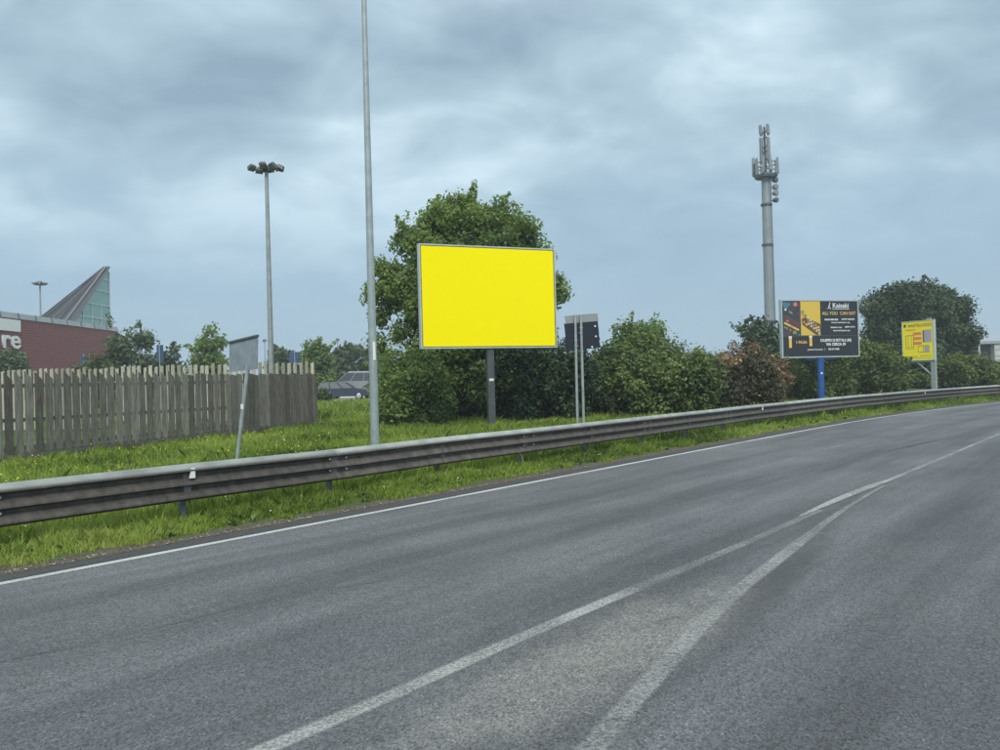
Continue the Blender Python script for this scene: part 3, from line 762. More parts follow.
for i in range(nb_+1):
    u = i*pitchf; z0 = .20 + .24*u/L_
    wd = random.uniform(.160, .182) if u < 12.5 else random.uniform(.190,.206)
    mb = MB(); j = random.uniform(-.02,.02); tilt = random.uniform(-.016,.016)
    zt = TOPZ + random.uniform(-.025,.025); cut = .17 if u < 11 else .03
    y0, y1 = random.uniform(-.004,.008), .032
    mb.add([(-wd/2,y0,z0),(wd/2,y0,z0),(wd/2,y1,z0),(-wd/2,y1,z0),(-wd/2+tilt,y0,zt+cut*.5),(wd/2+tilt,y0,zt-cut*.5),(wd/2+tilt,y1,zt-cut*.5),(-wd/2+tilt,y1,zt+cut*.5)],
           [(0,3,2,1),(4,5,6,7),(0,1,5,4),(1,2,6,5),(2,3,7,6),(3,0,4,7)])
    part('board', mb, (wood_d if random.random() < (.75 if u < 12 else .25) else wood_d2), fence, loc=(u, 0, 0))
    mb = MB(); mb.add([(-.055,-.045,z0-.20),(.055,-.045,z0-.20),(.055,-.001,z0-.20),(-.055,-.001,z0-.20),(-.035,-.030,z0+.05),(.035,-.030,z0+.05),(.035,-.001,z0+.05),(-.035,-.001,z0+.05)],[(0,3,2,1),(4,5,6,7),(0,1,5,4),(1,2,6,5),(2,3,7,6),(3,0,4,7)]); part('foot_block', mb, conc, fence, loc=(u+.11, -.02, 0))
mb = MB(); mb.bar((-.1,.065,1.05),(L_+.1,.065,1.05),.06,.08); part('rail', mb, wood_d2, fence)
mb = MB(); mb.bar((-.1,.065,1.80),(L_+.1,.065,1.80),.06,.08); part('rail', mb, wood_d2, fence)
mb = MB(); mb.bar((-.1,.05,.34),(L_+.1,.05,.58),.06,.09); part('rail', mb, wood_d2, fence)
mb = MB(); mb.add([(-.1,-.06,-.1),(L_+.1,-.06,-.1),(L_+.1,.14,-.1),(-.1,.14,-.1),(-.1,-.06,.17),(L_+.1,-.06,.41),(L_+.1,.14,.41),(-.1,.14,.17)],
       [(0,3,2,1),(4,5,6,7),(0,1,5,4),(1,2,6,5),(2,3,7,6),(3,0,4,7)])
part('kerb', mb, conc, fence)
mb = MB(); mb.box((L_+.11,-.05,-.1),(L_+.23,.09,TOPZ)); part('corner_post', mb, wood_d2, fence)

RA = P(-60, 380, 27.5); RB = P(313, 380, 25.6); RA.z = RB.z = 0
rd = (RB-RA).normalized(); rl = (RB-RA).length
rf = thing('picket_fence', 'pale wooden picket fence showing its tips above the weathered grey fence', 'fence', RA, math.atan2(rd.y, rd.x))
n_p = int(rl/.213)
for i in range(n_p+1):
    mb = MB(); wd = random.uniform(.105,.135); zt = 2.46 + random.uniform(-.05,.04); tl = random.uniform(-.02,.02)
    mb.add([(-wd/2,0,.3),(wd/2,0,.3),(wd/2,.03,.3),(-wd/2,.03,.3),(-wd/2+tl,0,zt-.015),(wd/2+tl,0,zt+.01),(wd/2+tl,.03,zt+.01),(-wd/2+tl,.03,zt-.015)],
           [(0,3,2,1),(4,5,6,7),(0,1,5,4),(1,2,6,5),(2,3,7,6),(3,0,4,7)])
    part('picket', mb, wood_p, rf, loc=(rl - i*.213, 0, 0))
for z in (.75, 1.9):
    mb = MB(); mb.bar((0,.055,z),(rl,.055,z),.05,.09); part('rail', mb, wood_p, rf)

# ------------------------------------------------------------------ poles and masts
pole_m = mat('blue_grey_painted_steel', (.36,.42,.42), .5, .2, c2=(.27,.32,.33), scale=6, bump=.1)
sticker = mat('white_sticker', (.75,.75,.72), .5)
b0 = on_ground(374, 16.5)
lp_ = thing('lamp_pole', 'tall bare tapering steel lamp pole just behind the barrier', 'lamp post', b0)
mb = MB(); mb.tube((0,0,-.1),(0,0,3),.098,.088,16); mb.tube((0,0,3),(0,0,11.8),.088,.048,16,cap=False); mb.tube((0,0,11.8),(0,.0,12),.048,.04,12); part('shaft', mb, pole_m, lp_, True)
mb = MB(); mb.tube((0,0,11.9),(.9,-1.1,12.3),.035,.03,8); part('arm', mb, pole_m, lp_, True)
mb = MB(); mb.add([(.8,-.95,12.24),(1.0,-1.1,12.24),(1.5,-1.75,12.36),(1.3,-1.9,12.36),(.85,-.98,12.34),(.97,-1.07,12.34),(1.42,-1.75,12.44),(1.34,-1.82,12.44)],[(3,2,1,0),(4,5,6,7),(0,1,5,4),(1,2,6,5),(2,3,7,6),(3,0,4,7)]); part('lamp_head', mb, mat('lamp_head_grey',(.3,.31,.32),.5), lp_)
mb = MB(); mb.box((.02,-.0975,2.05),(.075,-.088,2.45)); part('sticker', mb, sticker, lp_)

# floodlight mast behind the fence
fm_h = P(268, 170, 24).z
b1 = on_ground(272, 24)
fm = thing('floodlight_mast', 'grey mast with a cluster of floodlights on top standing behind the board fence', 'floodlight', b1)
hh = fm_h - b1.z
mb = MB(); mb.tube((0,0,-.1),(0,0,hh),.10,.055,14); part('shaft', mb, mat('mast_grey', (.30,.33,.33), .5, .2, var=.15, scale=6), fm, True)
dk = mat('dark_lamp_metal', (.10,.105,.11), .5, .3)
mb = MB(); mb.bar((-.44,0,hh+.02),(.44,0,hh+.02),.05,.06); mb.bar((0,-.34,hh+.02),(0,.34,hh+.02),.05,.06); mb.box((-.12,-.12,hh-.05),(.14,.12,hh+.12)); part('crossarm', mb, dk, fm)
for (x, y, rz, tl) in [(-.44,-.05,2.6,.55),(-.30,.28,2.2,.4),(-.02,-.30,1.57,.5),(.06,.28,-1.4,.5),(.26,-.22,.8,.6),(.44,.02,.1,.5),(.33,.2,-.6,.45)]:
    mb = MB()
    mb.add([(-.09,-.10,-.05),(.13,-.12,-.07),(.13,.12,-.07),(-.09,.10,-.05),(-.07,-.08,.05),(.10,-.10,.06),(.10,.10,.06),(-.07,.08,.05)],[(0,3,2,1),(4,5,6,7),(0,1,5,4),(1,2,6,5),(2,3,7,6),(3,0,4,7)])
    mb.bar((-.02,0,-.02),(-.06,0,-.12),.03,.03)
    o = part('floodlight', mb, dk, fm, loc=(x,y,hh+.10)); o.rotation_euler = (0, tl, rz)
    mg = MB(); mg.box((-.07,-.085,-.075),(.11,.085,-.071)); part('glass', mg, mat('lamp_glass',(.35,.38,.38),.2), o)

# small mast with disc head beyond the brick building
def disc_mast(px, ytop, d, label, rad, name='street_lamp', cat='lamp post', grp=None):
    b = on_ground(px, d); hh = P(px, ytop, d).z - b.z
    t = thing(name, label, cat, b, 0, grp)
    mb = MB(); mb.tube((0,0,-.1),(0,0,hh),.17 if rad > .6 else .1,.12 if rad > .6 else .07,10); part('shaft', mb, MATS['mast_grey'], t, True)
    mb = MB(); mb.tube((0,0,hh-.12),(0,0,hh+.25),rad,rad*.75,16)
    if rad > .6:
        mb.tube((0,0,hh+.25),(0,0,hh+.42),rad*.4,rad*.3,12)
        for q in range(8):
            a = q*math.pi/4; mb.bar((math.cos(a)*rad*.8,math.sin(a)*rad*.8,hh),(math.cos(a)*rad*1.25,math.sin(a)*rad*1.25,hh+.1),.35,.12)
    part('lamp_head', mb, dk, t, True)
disc_mast(42.5, 284, 112, 'distant mast with a flat disc shaped lamp ring above the brick building', .85)
disc_mast(266, 341, 120, 'thin distant street lamp just left of the floodlight mast', .35, grp='thin distant street lamps')
disc_mast(339, 340, 120, 'thin distant street lamp above the parked cars', .35, grp='thin distant street lamps')

# telecom mast
b2 = on_ground(772, 80); top = P(766.5, 172, 80).z - b2.z
tm = thing('telecom_mast', 'tall grey telecom mast with a ring of antennas and dishes near its top', 'telecom mast', b2)
tm_m = mat('telecom_pole_grey', (.28,.32,.33), .5, .2, c2=(.22,.255,.27), scale=.8)
mb = MB(); mb.tube((0,0,-.2),(0,0,top-.1),.56,.44,20); part('shaft', mb, tm_m, tm, True)
for z in (top-3.5, top-7.8, top-16):
    mb = MB(); mb.tube((0,0,z-.1),(0,0,z+.1),.60,.60,20); part('flange', mb, dk, tm)
sx = lambda px: (px-766.8)*80/F_PX
zr = lambda py: P(766.8, py, 80).z - b2.z
mb = MB()
for rr, zz in ((1.15, zr(176)), (1.2, zr(172)), (1.15, zr(164))):
    for q in range(16):
        a, a2 = q*math.pi/8, (q+1)*math.pi/8
        mb.bar((rr*math.cos(a),rr*math.sin(a),zz),(rr*math.cos(a2),rr*math.sin(a2),zz),.09,.09)
for q in range(8):
    a = q*math.pi/4; mb.bar((0,0,zr(176)),(1.15*math.cos(a),1.15*math.sin(a),zr(176)),.12,.12)
    mb.bar((1.15*math.cos(a),1.15*math.sin(a),zr(177)),(1.15*math.cos(a),1.15*math.sin(a),zr(164)),.06,.06)
mb.tube((0,0,zr(178)),(0,0,zr(175.6)),1.1,1.15,16)
part('platform', mb, mat('mast_platform_grey', (.16,.175,.18), .6), tm)
ant_m = mat('antenna_grey', (.22,.245,.255), .5)
am = MB(); am.box((-.13,-.08,0),(.13,.08,1.9)); am.bar((0,.12,-.2),(0,.12,2.1),.06,.06); ame = am.mesh('antenna', ant_m)
for q in range(11):
    a = q*2*math.pi/11 + .2
    o = link('antenna', ame, tm, (1.30*math.cos(a), 1.30*math.sin(a), zr(176 - (q%3)*1.5)), (random.uniform(-.04,.04), random.uniform(-.04,.04), a+math.pi/2)); o.scale = (1,1,random.uniform(.7,1.0))
mb = MB(); mb.tube((0,0,zr(176)),(0,0,zr(127)),.16,.10,10); mb.tube((0,0,zr(127)),(0,0,zr(125)),.03,.02,6)
for py in (168,160,152,147,138,132): mb.bar((-.5,0,zr(py)),(.5,0,zr(py)),.07,.07); mb.bar((0,-.5,zr(py)),(0,.5,zr(py)),.07,.07)
part('upper_pole', mb, dk, tm)
a2m = MB(); a2m.box((-.13,-.09,0),(.13,.09,1.45)); a2e = a2m.mesh('antenna', ant_m)
for py, hs in ((152, 1.0),(163, .85),(134.5,.66)):
    for q in range(4):
        a = q*math.pi/2 + .35
        o = link('antenna', a2e, tm, (.52*math.cos(a), .52*math.sin(a), zr(py)), (0,0,a+math.pi/2)); o.scale = (1,1,hs)
for py, r in ((181,.32),(188,.36),(194,.34),(201,.30)):
    mb = MB(); mb.tube((.5,-.1,0),(.85,-.25,0),.06,.06,6); mb.tube((.75,-.15,0),(.95,-.42,0),r*.7,r,14); mb.tube((.95,-.42,0),(1.0,-.5,0),r,r*.8,14)
    part('dish', mb, dk if py in (181,201) else ant_m, tm, True, loc=(0,0,zr(py)))
mb = MB(); mb.bar((.57,-.1,1),(.50,-.1,zr(178)),.07,.05); part('cable_ladder', mb, dk, tm)

# ------------------------------------------------------------------ signs and billboards
steel = mat('sign_back_grey', (.33,.37,.40), .45, .3, c2=(.25,.28,.31), scale=5)
ts = thing('road_sign', 'grey back of a road sign on a tilted post before the board fence', 'road sign', on_ground(232.5, 13.2))
bb = ts.location
tp = P(251, 338, 13.2) - bb; 
mb = MB(); mb.tube((0,0,-.1), (tp.x, 0, tp.z), .032, .032, 12); part('post', mb, pole_m, ts, True)
ang = math.atan2(tp.x, tp.z)
q1, q2, q3, q4 = P(228,342.5,13.5)-bb, P(257,335.5,12.9)-bb, P(256.5,369,12.9)-bb, P(228.5,372,13.5)-bb
def slab(qs, thick, nrm=Vector((0,1,0))):
    mb = MB(); f = [q - nrm*0 for q in qs]; bk = [q + nrm*thick for q in qs]
    mb.add(f + bk, [(0,3,2,1)[::-1],(4,5,6,7)[::-1][::-1],(0,1,5,4),(1,2,6,5),(2,3,7,6),(3,0,4,7)]); return mb
off = Vector((0,.05,0))
part('panel', slab([q+off for q in (q4,q3,q2,q1)], .02), steel, ts)
mb = MB(); mb.bar(q1+off*.8+Vector((0,.01,0)), q2+off*.8+Vector((0,.01,0)), .05, .035); part('top_edge', mb, dk, ts)
ps = Vector((tp.x*.50, -.034, tp.z*.50)); mb = MB(); mb.box((ps.x-.022,ps.y-.003,ps.z-.04),(ps.x+.022,ps.y+.003,ps.z+.05)); part('sticker', mb, sticker, ts)

def board_frame(p0, p1, root_px):
    """p0,p1 bottom-left/bottom-right world corners -> root Empty with local x along the face, -y toward the road"""
    pass
def text(s, x, z, size, m_, parent, y=-.012, align='LEFT', bold=.0, sx_=1.0, name='lettering', ext=.002, rot=0):
    cu = bpy.data.curves.new(name, 'FONT'); cu.body = s; cu.size = size; cu.align_x = align; cu.offset = bold; cu.extrude = ext; cu.resolution_u = 3
    tmp = bpy.data.objects.new('tmp', cu); col.objects.link(tmp)
    dg = bpy.context.evaluated_depsgraph_get(); me = bpy.data.meshes.new_from_object(tmp.evaluated_get(dg))
    col.objects.unlink(tmp); bpy.data.objects.remove(tmp)
    me.materials.clear(); me.materials.append(m_)
    o = link(name, me, parent, (x, y, z), (math.pi/2, 0, 0)); o.scale = (sx_, 1, 1); 
    return o
def billboard(name, label, pl, dl, pr, dr, height, cat='billboard'):
    a = P(pl[0], pl[1], dl); b = P(pr[0], pr[1], dr)
    zb = (a.z+b.z)/2; mid = (a+b)/2
    g = gz(mid.x, mid.y)
    v = b - a; ang_ = math.atan2(v.y, v.x); W = math.hypot(v.x, v.y)
    t = thing(name, label, cat, (mid.x, mid.y, g), ang_)
    return t, W, zb - g, height
def frame_parts(t, W, z0, h, fm_, thick=.14, fw=.07):
    mb = MB(); mb.box((-W/2+fw, 0, z0+fw), (W/2-fw, thick, z0+h-fw)); part('backing', mb, steel, t)
    for (a, b, nm) in (((-W/2, -.03, z0),(W/2, thick+.01, z0+fw),'bottom'), ((-W/2,-.03,z0+h-fw),(W/2,thick+.01,z0+h),'top'), ((-W/2,-.028,z0+fw),(-W/2+fw,thick+.008,z0+h-fw),'l'), ((W/2-fw,-.028,z0+fw),(W/2,thick+.008,z0+h-fw),'r')):
        mb = MB(); mb.box(a, b); part('frame', mb, fm_, t)
frame_m = mat('aluminium_frame', (.50,.55,.56), .4, .3, var=.1, scale=3)
# yellow billboard
t, W, z0, h = billboard('billboard', 'large plain bright yellow billboard in a thin grey frame on one dark post', (421,349.5), 21, (557,347), 22.5, 2.96)
frame_parts(t, W, z0, h, frame_m, .16, .04)
yel = mat('plain_yellow_vinyl', (1.0,.85,.0), .8, spec=.05)
mb = MB(); mb.box((-W/2+.062, -.022, z0+.06), (W/2-.062, -.004, z0+h-.06)); part('poster', mb, yel, t)
mb = MB(); mb.box((-W/2+.04, -.0035, z0+.04), (W/2-.04, -.0005, z0+h-.04)); part('poster_edge', mb, mat('black_edge', (.02,.02,.02), .6), t)
px_l = (P(491, 380, 21.8) - t.location); cx_ = px_l.x*math.cos(-t.rotation_euler.z) - px_l.y*math.sin(-t.rotation_euler.z)
dpost = mat('dark_post_paint', (.085,.095,.10), .5, .2, var=.2, scale=4)
mb = MB(); mb.box((cx_-.10, .02, -.2), (cx_+.10, .15, z0-.002)); part('post', mb, dpost, t)
mb = MB(); mb.box((cx_-.07, .012, z0-.95), (cx_+.07, .018, z0-.88)); part('plate', mb, sticker, t)
mb = MB(); mb.box((cx_-.06, .18, z0-.1), (cx_+.06, .26, z0+h-.2)); part('spine', mb, dpost, t)

# black restaurant billboard
t, W, z0, h = billboard('billboard', 'black restaurant billboard with food pictures and white lettering on a blue post', (782.3,358.6), 37.5, (859.5,356.3), 38.8, 2.93)
frame_parts(t, W, z0, h, frame_m, .16, .06)
bk = mat('black_poster', (.020,.026,.034), .5)
mb = MB(); mb.box((-W/2+.06,-.01,z0+.06),(W/2-.06,-.003,z0+h-.06)); part('poster', mb, bk, t)
X = lambda f: -W/2 + f*W
Z = lambda f: z0 + h*(1-f)
def patch(name, x0, x1, y0, y1, m_, y=-.013):
    mb = MB(); mb.box((X(x0), y, Z(y1)), (X(x1), y+.002, Z(y0))); return part(name, mb, m_, t)
white = mat('white_print', (.72,.74,.74), .6); amber = mat('amber_print', (.80,.50,.10), .6); lime = mat('pale_amber_print', (.70,.62,.22), .6)
ylw = mat('yellow_print', (.66,.47,.07), .6)
pic = mat('dark_food_picture', (.075,.06,.07), .6, c2=(.02,.045,.06), scale=2.2)
patch('food_picture', .02, .245, .02, .62, pic)
patch('yellow_panel', .245, .497, .025, .615, ylw)
# food shapes: round rolls on slanted boards
def blob(name, fx, fy, rx, rz, m_, rot=0, y=-.017, n=10):
    mb = MB(); c_ = math.cos(rot); s_ = math.sin(rot)
    vs_ = []
    for q in range(n):
        a = 2*math.pi*q/n; u, v_ = math.cos(a)*rx, math.sin(a)*rz
        vs_.append((X(fx)+u*c_-v_*s_, y, Z(fy)+u*s_+v_*c_))
    vs_ += [(x_, y+.003, z_) for x_, _, z_ in vs_]
    mb.add(vs_, [tuple(range(n))] + [(i, i+n, (i+1)%n+n, (i+1)%n) for i in range(n)])
    part(name, mb, m_, t)
rice = mat('rice_print', (.62,.52,.36), .6); salmon = mat('salmon_print', (.62,.26,.13), .6); plum = mat('plum_print', (.15,.06,.07), .6); leafp = mat('green_print', (.22,.30,.12), .6); brownp = mat('tray_brown_print', (.13,.07,.04), .6); teal = mat('teal_print', (.06,.20,.26), .6); pinkp = mat('pink_print', (.55,.20,.20), .6)
mb = MB(); y_ = -.0155
tri = [(.255,.33),(.30,.30),(.495,.42),(.495,.60),(.44,.612),(.262,.43)]
mb.add([(X(a), y_, Z(b)) for a, b in tri][::-1], [tuple(range(6))]); part('tray_picture', mb, brownp, t)
random.seed(5)
for i in range(7):
    for j in range(6):
        fx = .272 + i*.033 + j*.004; fy = .235 + i*.040 + j*.050
        if fx < .487 and fy < .595 and fy < .37+(fx-.255)*1.05: blob('roll', fx, fy, .062, .062, random.choice([rice, rice, salmon, leafp, amber, brownp]), .4)
        elif False: pass
for i in range(7):
    blob('roll', .055+i*.027, .29+i*.020, .075, .06, plum, -.5)
    blob('roll', .050+i*.028, .345+i*.018, .075, .05, random.choice([plum, pinkp, brownp]), -.4, y=-.0155)
    blob('roll', .048+i*.026, .405+i*.018, .08, .055, random.choice([amber, amber, salmon]), -.4)
    blob('roll', .045+i*.022, .475+i*.016, .07, .045, random.choice([brownp, leafp, rice]), -.4, y=-.0155)
for fx, fy in ((.06,.12),(.09,.08),(.04,.07)): blob('garnish', fx, fy, .13, .09, teal)
blob('garnish', .18, .08, .12, .11, pinkp); blob('garnish', .055, .17, .06, .06, white); blob('garnish', .12, .22, .13, .05, leafp, -.5); blob('garnish', .27, .22, .10, .13, leafp); blob('garnish', .16, .56, .12, .07, leafp, .7); blob('garnish', .08, .57, .14, .045, plum, -.3)
blob('garnish', .22, .605, .05, .05, teal)
tx = lambda s, fx, fy, sz, m_, al='CENTER', bold=.004, sx_=1.0: text(s, X(fx), Z(fy), sz, m_, t, -.016, al, bold, sx_)
tx('Kaisaki', .765, .135, .34, white, bold=.006, sx_=1.05)
patch('underline', .655, .88, .152, .162, white)
mb = MB(); mb.add([(X(a), -.016, Z(b)) for a, b in ((.585,.155),(.60,.145),(.625,.04),(.632,.04),(.618,.12),(.64,.155),(.628,.16),(.612,.132),(.595,.16))][::-1], [tuple(range(9))]); part('logo', mb, white, t)
tx('ALL YOU', .622, .26, .235, lime, bold=.002, sx_=.98); tx('CAN EAT', .858, .26, .235, amber, bold=.002, sx_=.98)
tx('PRANZO MENU FISSO', .64, .355, .105, white, bold=.006, sx_=.8); tx('BUFFET CHIUSURA', .86, .35, .105, white, bold=.004, sx_=.9)
tx('Domenica e festivi aperto a cena', .76, .405, .10, white, bold=.003, sx_=.85)
tx('Bambini fino a 6 anni', .70, .490, .10, white, bold=.004, sx_=.8); tx('APERTO TUTTO', .88, .485, .10, white, bold=.004, sx_=.85)
tx('Aperto tutti i giorni a cena', .77, .545, .10, white, bold=.004, sx_=.95)
mb = MB(); patch('divider', .02, .98, .622, .628, mat('grey_print', (.12,.14,.15), .6))
tx('1 PAGA', .245, .755, .20, amber, bold=.004)
for fx, fy, hh_ in ((.105,.73,.19),(.365,.715,.17)):
    patch('beer_glass', fx-.017, fx+.017, fy-hh_/2+.02, fy+hh_/2, amber, -.0155); patch('beer_foam', fx-.019, fx+.019, fy-hh_/2-.01, fy-hh_/2+.03, white, -.0175)
tx('CALEPPIO DI SETTALA (MI)', .69, .725, .185, white, bold=.006, sx_=.86)
tx('VIA CERCA 39', .69, .795, .19, white, bold=.007)
tx('prenota il tuo tavolo', .42, .872, .11, white, bold=.003); tx('|', .545, .87, .12, white); tx('388 391 0088', .66, .872, .12, white, bold=.004)
blue = mat('blue_post_paint', (.020,.095,.32), .45, .1, var=.2, scale=4)
pxl = P(820, 380, 38.3) - t.location; cx_ = pxl.x*math.cos(-t.rotation_euler.z) - pxl.y*math.sin(-t.rotation_euler.z)
mb = MB(); mb.box((cx_-.14,.02,-.2),(cx_+.14,.16,z0-.002)); part('post', mb, blue, t)
mb = MB(); mb.box((cx_-.05,.01,z0-.85),(cx_+.05,.017,z0-.75)); part('plate', mb, sticker, t)
mb = MB(); mb.box((cx_-.9,.04,z0-.09),(cx_+.9,.14,z0-.003)); part('crossbeam', mb, blue, t)

# yellow plan board
t, W, z0, h = billboard('billboard', 'narrow yellow billboard with red and grey print and a black logo on a grey post', (902.8,361.3), 50, (934.6,360), 48, 2.62)
frame_parts(t, W, z0, h, frame_m, .20, .05)
yl2 = mat('yellow_plan_vinyl', (.98,.80,.012), .5)
mb = MB(); mb.box((-W/2+.05,-.01,z0+.05),(W/2-.05,-.003,z0+h-.05)); part('poster', mb, yl2, t)
redp = mat('orange_red_print', (.78,.22,.10), .6); greyp = mat('lilac_grey_print', (.42,.38,.44), .6); darkp = mat('dark_print', (.06,.05,.03), .6); brn = mat('brown_print', (.33,.24,.06), .6); mauve = mat('violet_print', (.14,.07,.20), .6)
blob('logo', .11, .115, .115, .105, darkp); blob('logo', .155, .13, .06, .05, yl2, y=-.020)
tx('MARTELLOZZO', .585, .15, .255, brn, bold=.008, sx_=.92)
tx('arredamenti', .28, .235, .14, redp, bold=.004)
for fy in (.29,.41,.53): patch('red_label', .36, .62, fy, fy+.07, redp)
patch('cabinet_picture', .70, .93, .24, .55, greyp, -.015); patch('cabinet_edge', .66, .705, .25, .55, mauve, -.0155)
for a in ((.12,.38,.355,.372),(.12,.38,.69,.70),(.12,.14,.372,.69),(.36,.38,.372,.69),(.20,.21,.372,.69),(.30,.31,.372,.69),(.14,.36,.645,.652)): patch('door_drawing', a[0], a[1], a[2], a[3], brn)
for a in ((.50,.86,.625,.64),(.50,.86,.785,.80),(.50,.515,.64,.785),(.66,.675,.64,.785)): patch('window_drawing', a[0], a[1], a[2], a[3], brn)
patch('window_drawing', .70,.86,.645,.78, greyp)
for a in ((.08,.50,.885,.90),(.56,.92,.875,.89),(.08,.92,.935,.947)): patch('small_print', a[0], a[1], a[2], a[3], brn)
pxl = P(932.5, 380, 48.1) - t.location; cx_ = pxl.x*math.cos(-t.rotation_euler.z) - pxl.y*math.sin(-t.rotation_euler.z)
mb = MB(); mb.box((cx_-.15,.03,-.2),(cx_+.15,.19,z0-.002)); part('post', mb, pole_m, t)
mb = MB(); mb.bar((cx_-.12,.10,z0-.95),(cx_-1.15,.10,z0-.08),.07,.07); part('brace', mb, pole_m, t)
mb = MB(); mb.box((-W/2,.03,z0-.10),(W/2,.17,z0-.003)); part('crossbeam', mb, pole_m, t)
mb = MB(); mb.box((W*.28,-.02,z0+h+.002),(W*.42,.1,z0+h+.10)); part('cap_lamp', mb, pole_m, t)

# two-post sign seen from behind
bs = on_ground(580, 19)
t2 = thing('direction_sign', 'dark backed sign on two thin grey posts, right of the yellow billboard', 'road sign', bs)
thin = mat('thin_post_grey', (.34,.38,.38), .5, .25, var=.15, scale=6)
for xa, xb in ((575.2,577.8),(580.8,584.2)):
    a = P(xb, 440, 19)-bs; a.z = -.1; a.y = 0; b = P(xa, 315, 19)-bs; b.y = 0
    mb = MB(); mb.tube(a, b, .034, .034, 10); part('post', mb, thin, t2, True)
def qd(x0, x1, y0l, y0r, y1l, y1r, yo, m_, name, th=.025):
    qs = [P(x0+1.5, y1l, 19)-bs, P(x1+1.5, y1r, 19)-bs, P(x1, y0r, 19)-bs, P(x0, y0l, 19)-bs]
    for q in qs: q.y = yo
    part(name, slab(qs, th), m_, t2)
navy = mat('dark_sign_back', (.012,.018,.032), .4, .2)
lt = mat('pale_sign_back', (.27,.29,.285), .5, .2)
qd(564.5,597.5,316,313,323.5,320.8,.05,lt,'panel')
qd(564.2,598,323.6,320.9,336.8,334.5,.052,navy,'panel'); qd(564.6,599,336.9,334.6,342.2,340.0,.05,navy,'panel'); qd(565,599.5,342.3,340.1,351,347.5,.054,navy,'panel')
for (x_, y_) in ((595.3,326),(596.1,336.3),(592.3,346.8)):
    q = P(x_, y_, 19)-bs; mb = MB(); mb.tube((q.x,.05,q.z),(q.x,.03,q.z),.026,.022,8); part('bolt', mb, sticker, t2)
for (x_, y_) in ((575.8,340.5),(580.6,333),(581,328),(576.5,346)):
    q = P(x_, y_, 19)-bs; mb = MB(); mb.box((q.x-.042,-.042,q.z-.012),(q.x+.042,.045,q.z+.012)); part('clamp', mb, thin, t2)

# distant blue signs behind the fence
bl_m = mat('blue_sign_paint', (.03,.07,.17), .5)
for i, (px, yt, yb, ww, d, lab) in enumerate(((161,345,362,6.5,60,'small blue sign on a thin post between two trees right of the brick building'), (85,355,367,7,60,'small dark blue sign in front of the brick wall above the fence'), (296,352,363,11,66,'small dark blue sign behind the end pickets of the fence'))):
    b = on_ground(px, d); zt = P(px, yt, d).z-b.z; zb = P(px, yb, d).z-b.z; w2 = ww*d/F_PX/2
    tt = thing('blue_sign', lab, 'road sign', b, 0, 'small blue signs beyond the fence')
    mb = MB(); mb.tube((0,-.06,-.1),(0,-.06,zt+.1),.05,.05,8); part('post', mb, lt, tt)
    mb = MB(); mb.box((-w2,0,zb),(w2,.05,zt)); mb.box((-w2*.8,.05,zt-.1),(w2*.8,.09,zt-.05)); part('panel', mb, bl_m, tt)
b = on_ground(255, 27.5); tt = thing('marker_post', 'small yellow marker above the fence, right of the tilted grey sign', 'marker', b)
zt = P(255, 358, 27.5).z - b.z
mb = MB(); mb.tube((0,0,-.1),(0,0,zt-.2),.03,.03,8); part('post', mb, thin, tt)
mb = MB(); mb.tube((0,0,zt-.32),(0,0,zt-.05),.07,.07,10); mb.tube((0,0,zt-.05),(0,0,zt),.07,.03,10); part('cap', mb, mat('marker_yellow', (.75,.50,.04), .5), tt)

# ------------------------------------------------------------------ brick building with the glass roof
def brick_material():
    m_ = bpy.data.materials.new('red_brick'); m_.use_nodes = True; t = m_.node_tree; L = t.links
    b = t.nodes['Principled BSDF']; b.inputs['Roughness'].default_value = .85
    tcn = N(t, 'ShaderNodeTexCoord'); mp_ = N(t, 'ShaderNodeMapping'); mp_.inputs['Rotation'].default_value = (R(90), 0, R(90))
    sp = N(t, 'ShaderNodeSeparateXYZ'); L.new(tcn.outputs['Object'], sp.inputs[0]); ad = N(t, 'ShaderNodeMath', operation='ADD'); L.new(sp.outputs[0], ad.inputs[0]); L.new(sp.outputs[1], ad.inputs[1])
    cb_ = N(t, 'ShaderNodeCombineXYZ'); L.new(ad.outputs[0], cb_.inputs[0]); L.new(sp.outputs[2], cb_.inputs[1])
    br = N(t, 'ShaderNodeTexBrick'); L.new(cb_.outputs[0], br.inputs[0]); br.inputs['Scale'].default_value = 1
    br.inputs['Brick Width'].default_value = .6; br.inputs['Row Height'].default_value = .25; br.inputs['Mortar Size'].default_value = .022
    br.inputs['Color1'].default_value = (.22,.055,.055,1); br.inputs['Color2'].default_value = (.17,.045,.05,1); br.inputs['Mortar'].default_value = (.26,.15,.14,1)
    L.new(br.outputs[0], b.inputs['Base Color']); return m_
bld = thing('brick_building', 'red brick retail building with white lettering and a pointed glass roof light', 'building', (-48, 94.5, .3))
brick = brick_material()
HB = 9.55 - .3
cap_m = mat('grey_coping', (.30,.33,.34), .5, .2, var=.15, scale=.6)
mb = MB(); mb.box((-32,-40,-.4),(0,0,HB-.55)); part('wall', mb, brick, bld)
i = 0; y = 0
while y > -40:
    mb = MB(); mb.add([(-.05,y-2.74,HB-.549),(.10,y-2.74,HB-.549),(.10,y-.03,HB-.549),(-.05,y-.03,HB-.549),(-.45,y-2.74,HB+.02),(-.05,y-2.74,HB+.02),(-.05,y-.03,HB+.02),(-.45,y-.03,HB+.02)],
                      [(0,3,2,1),(4,5,6,7),(0,1,5,4),(1,2,6,5),(2,3,7,6),(3,0,4,7)])
    part('coping_panel', mb, cap_m, bld); 
    mb = MB(); mb.bar((.125,y-2.76,HB-.5),(-.03,y-2.76,HB+.05),.06,.05,(0,1,0)); part('coping_joint', mb, dk, bld)
    y -= 2.8
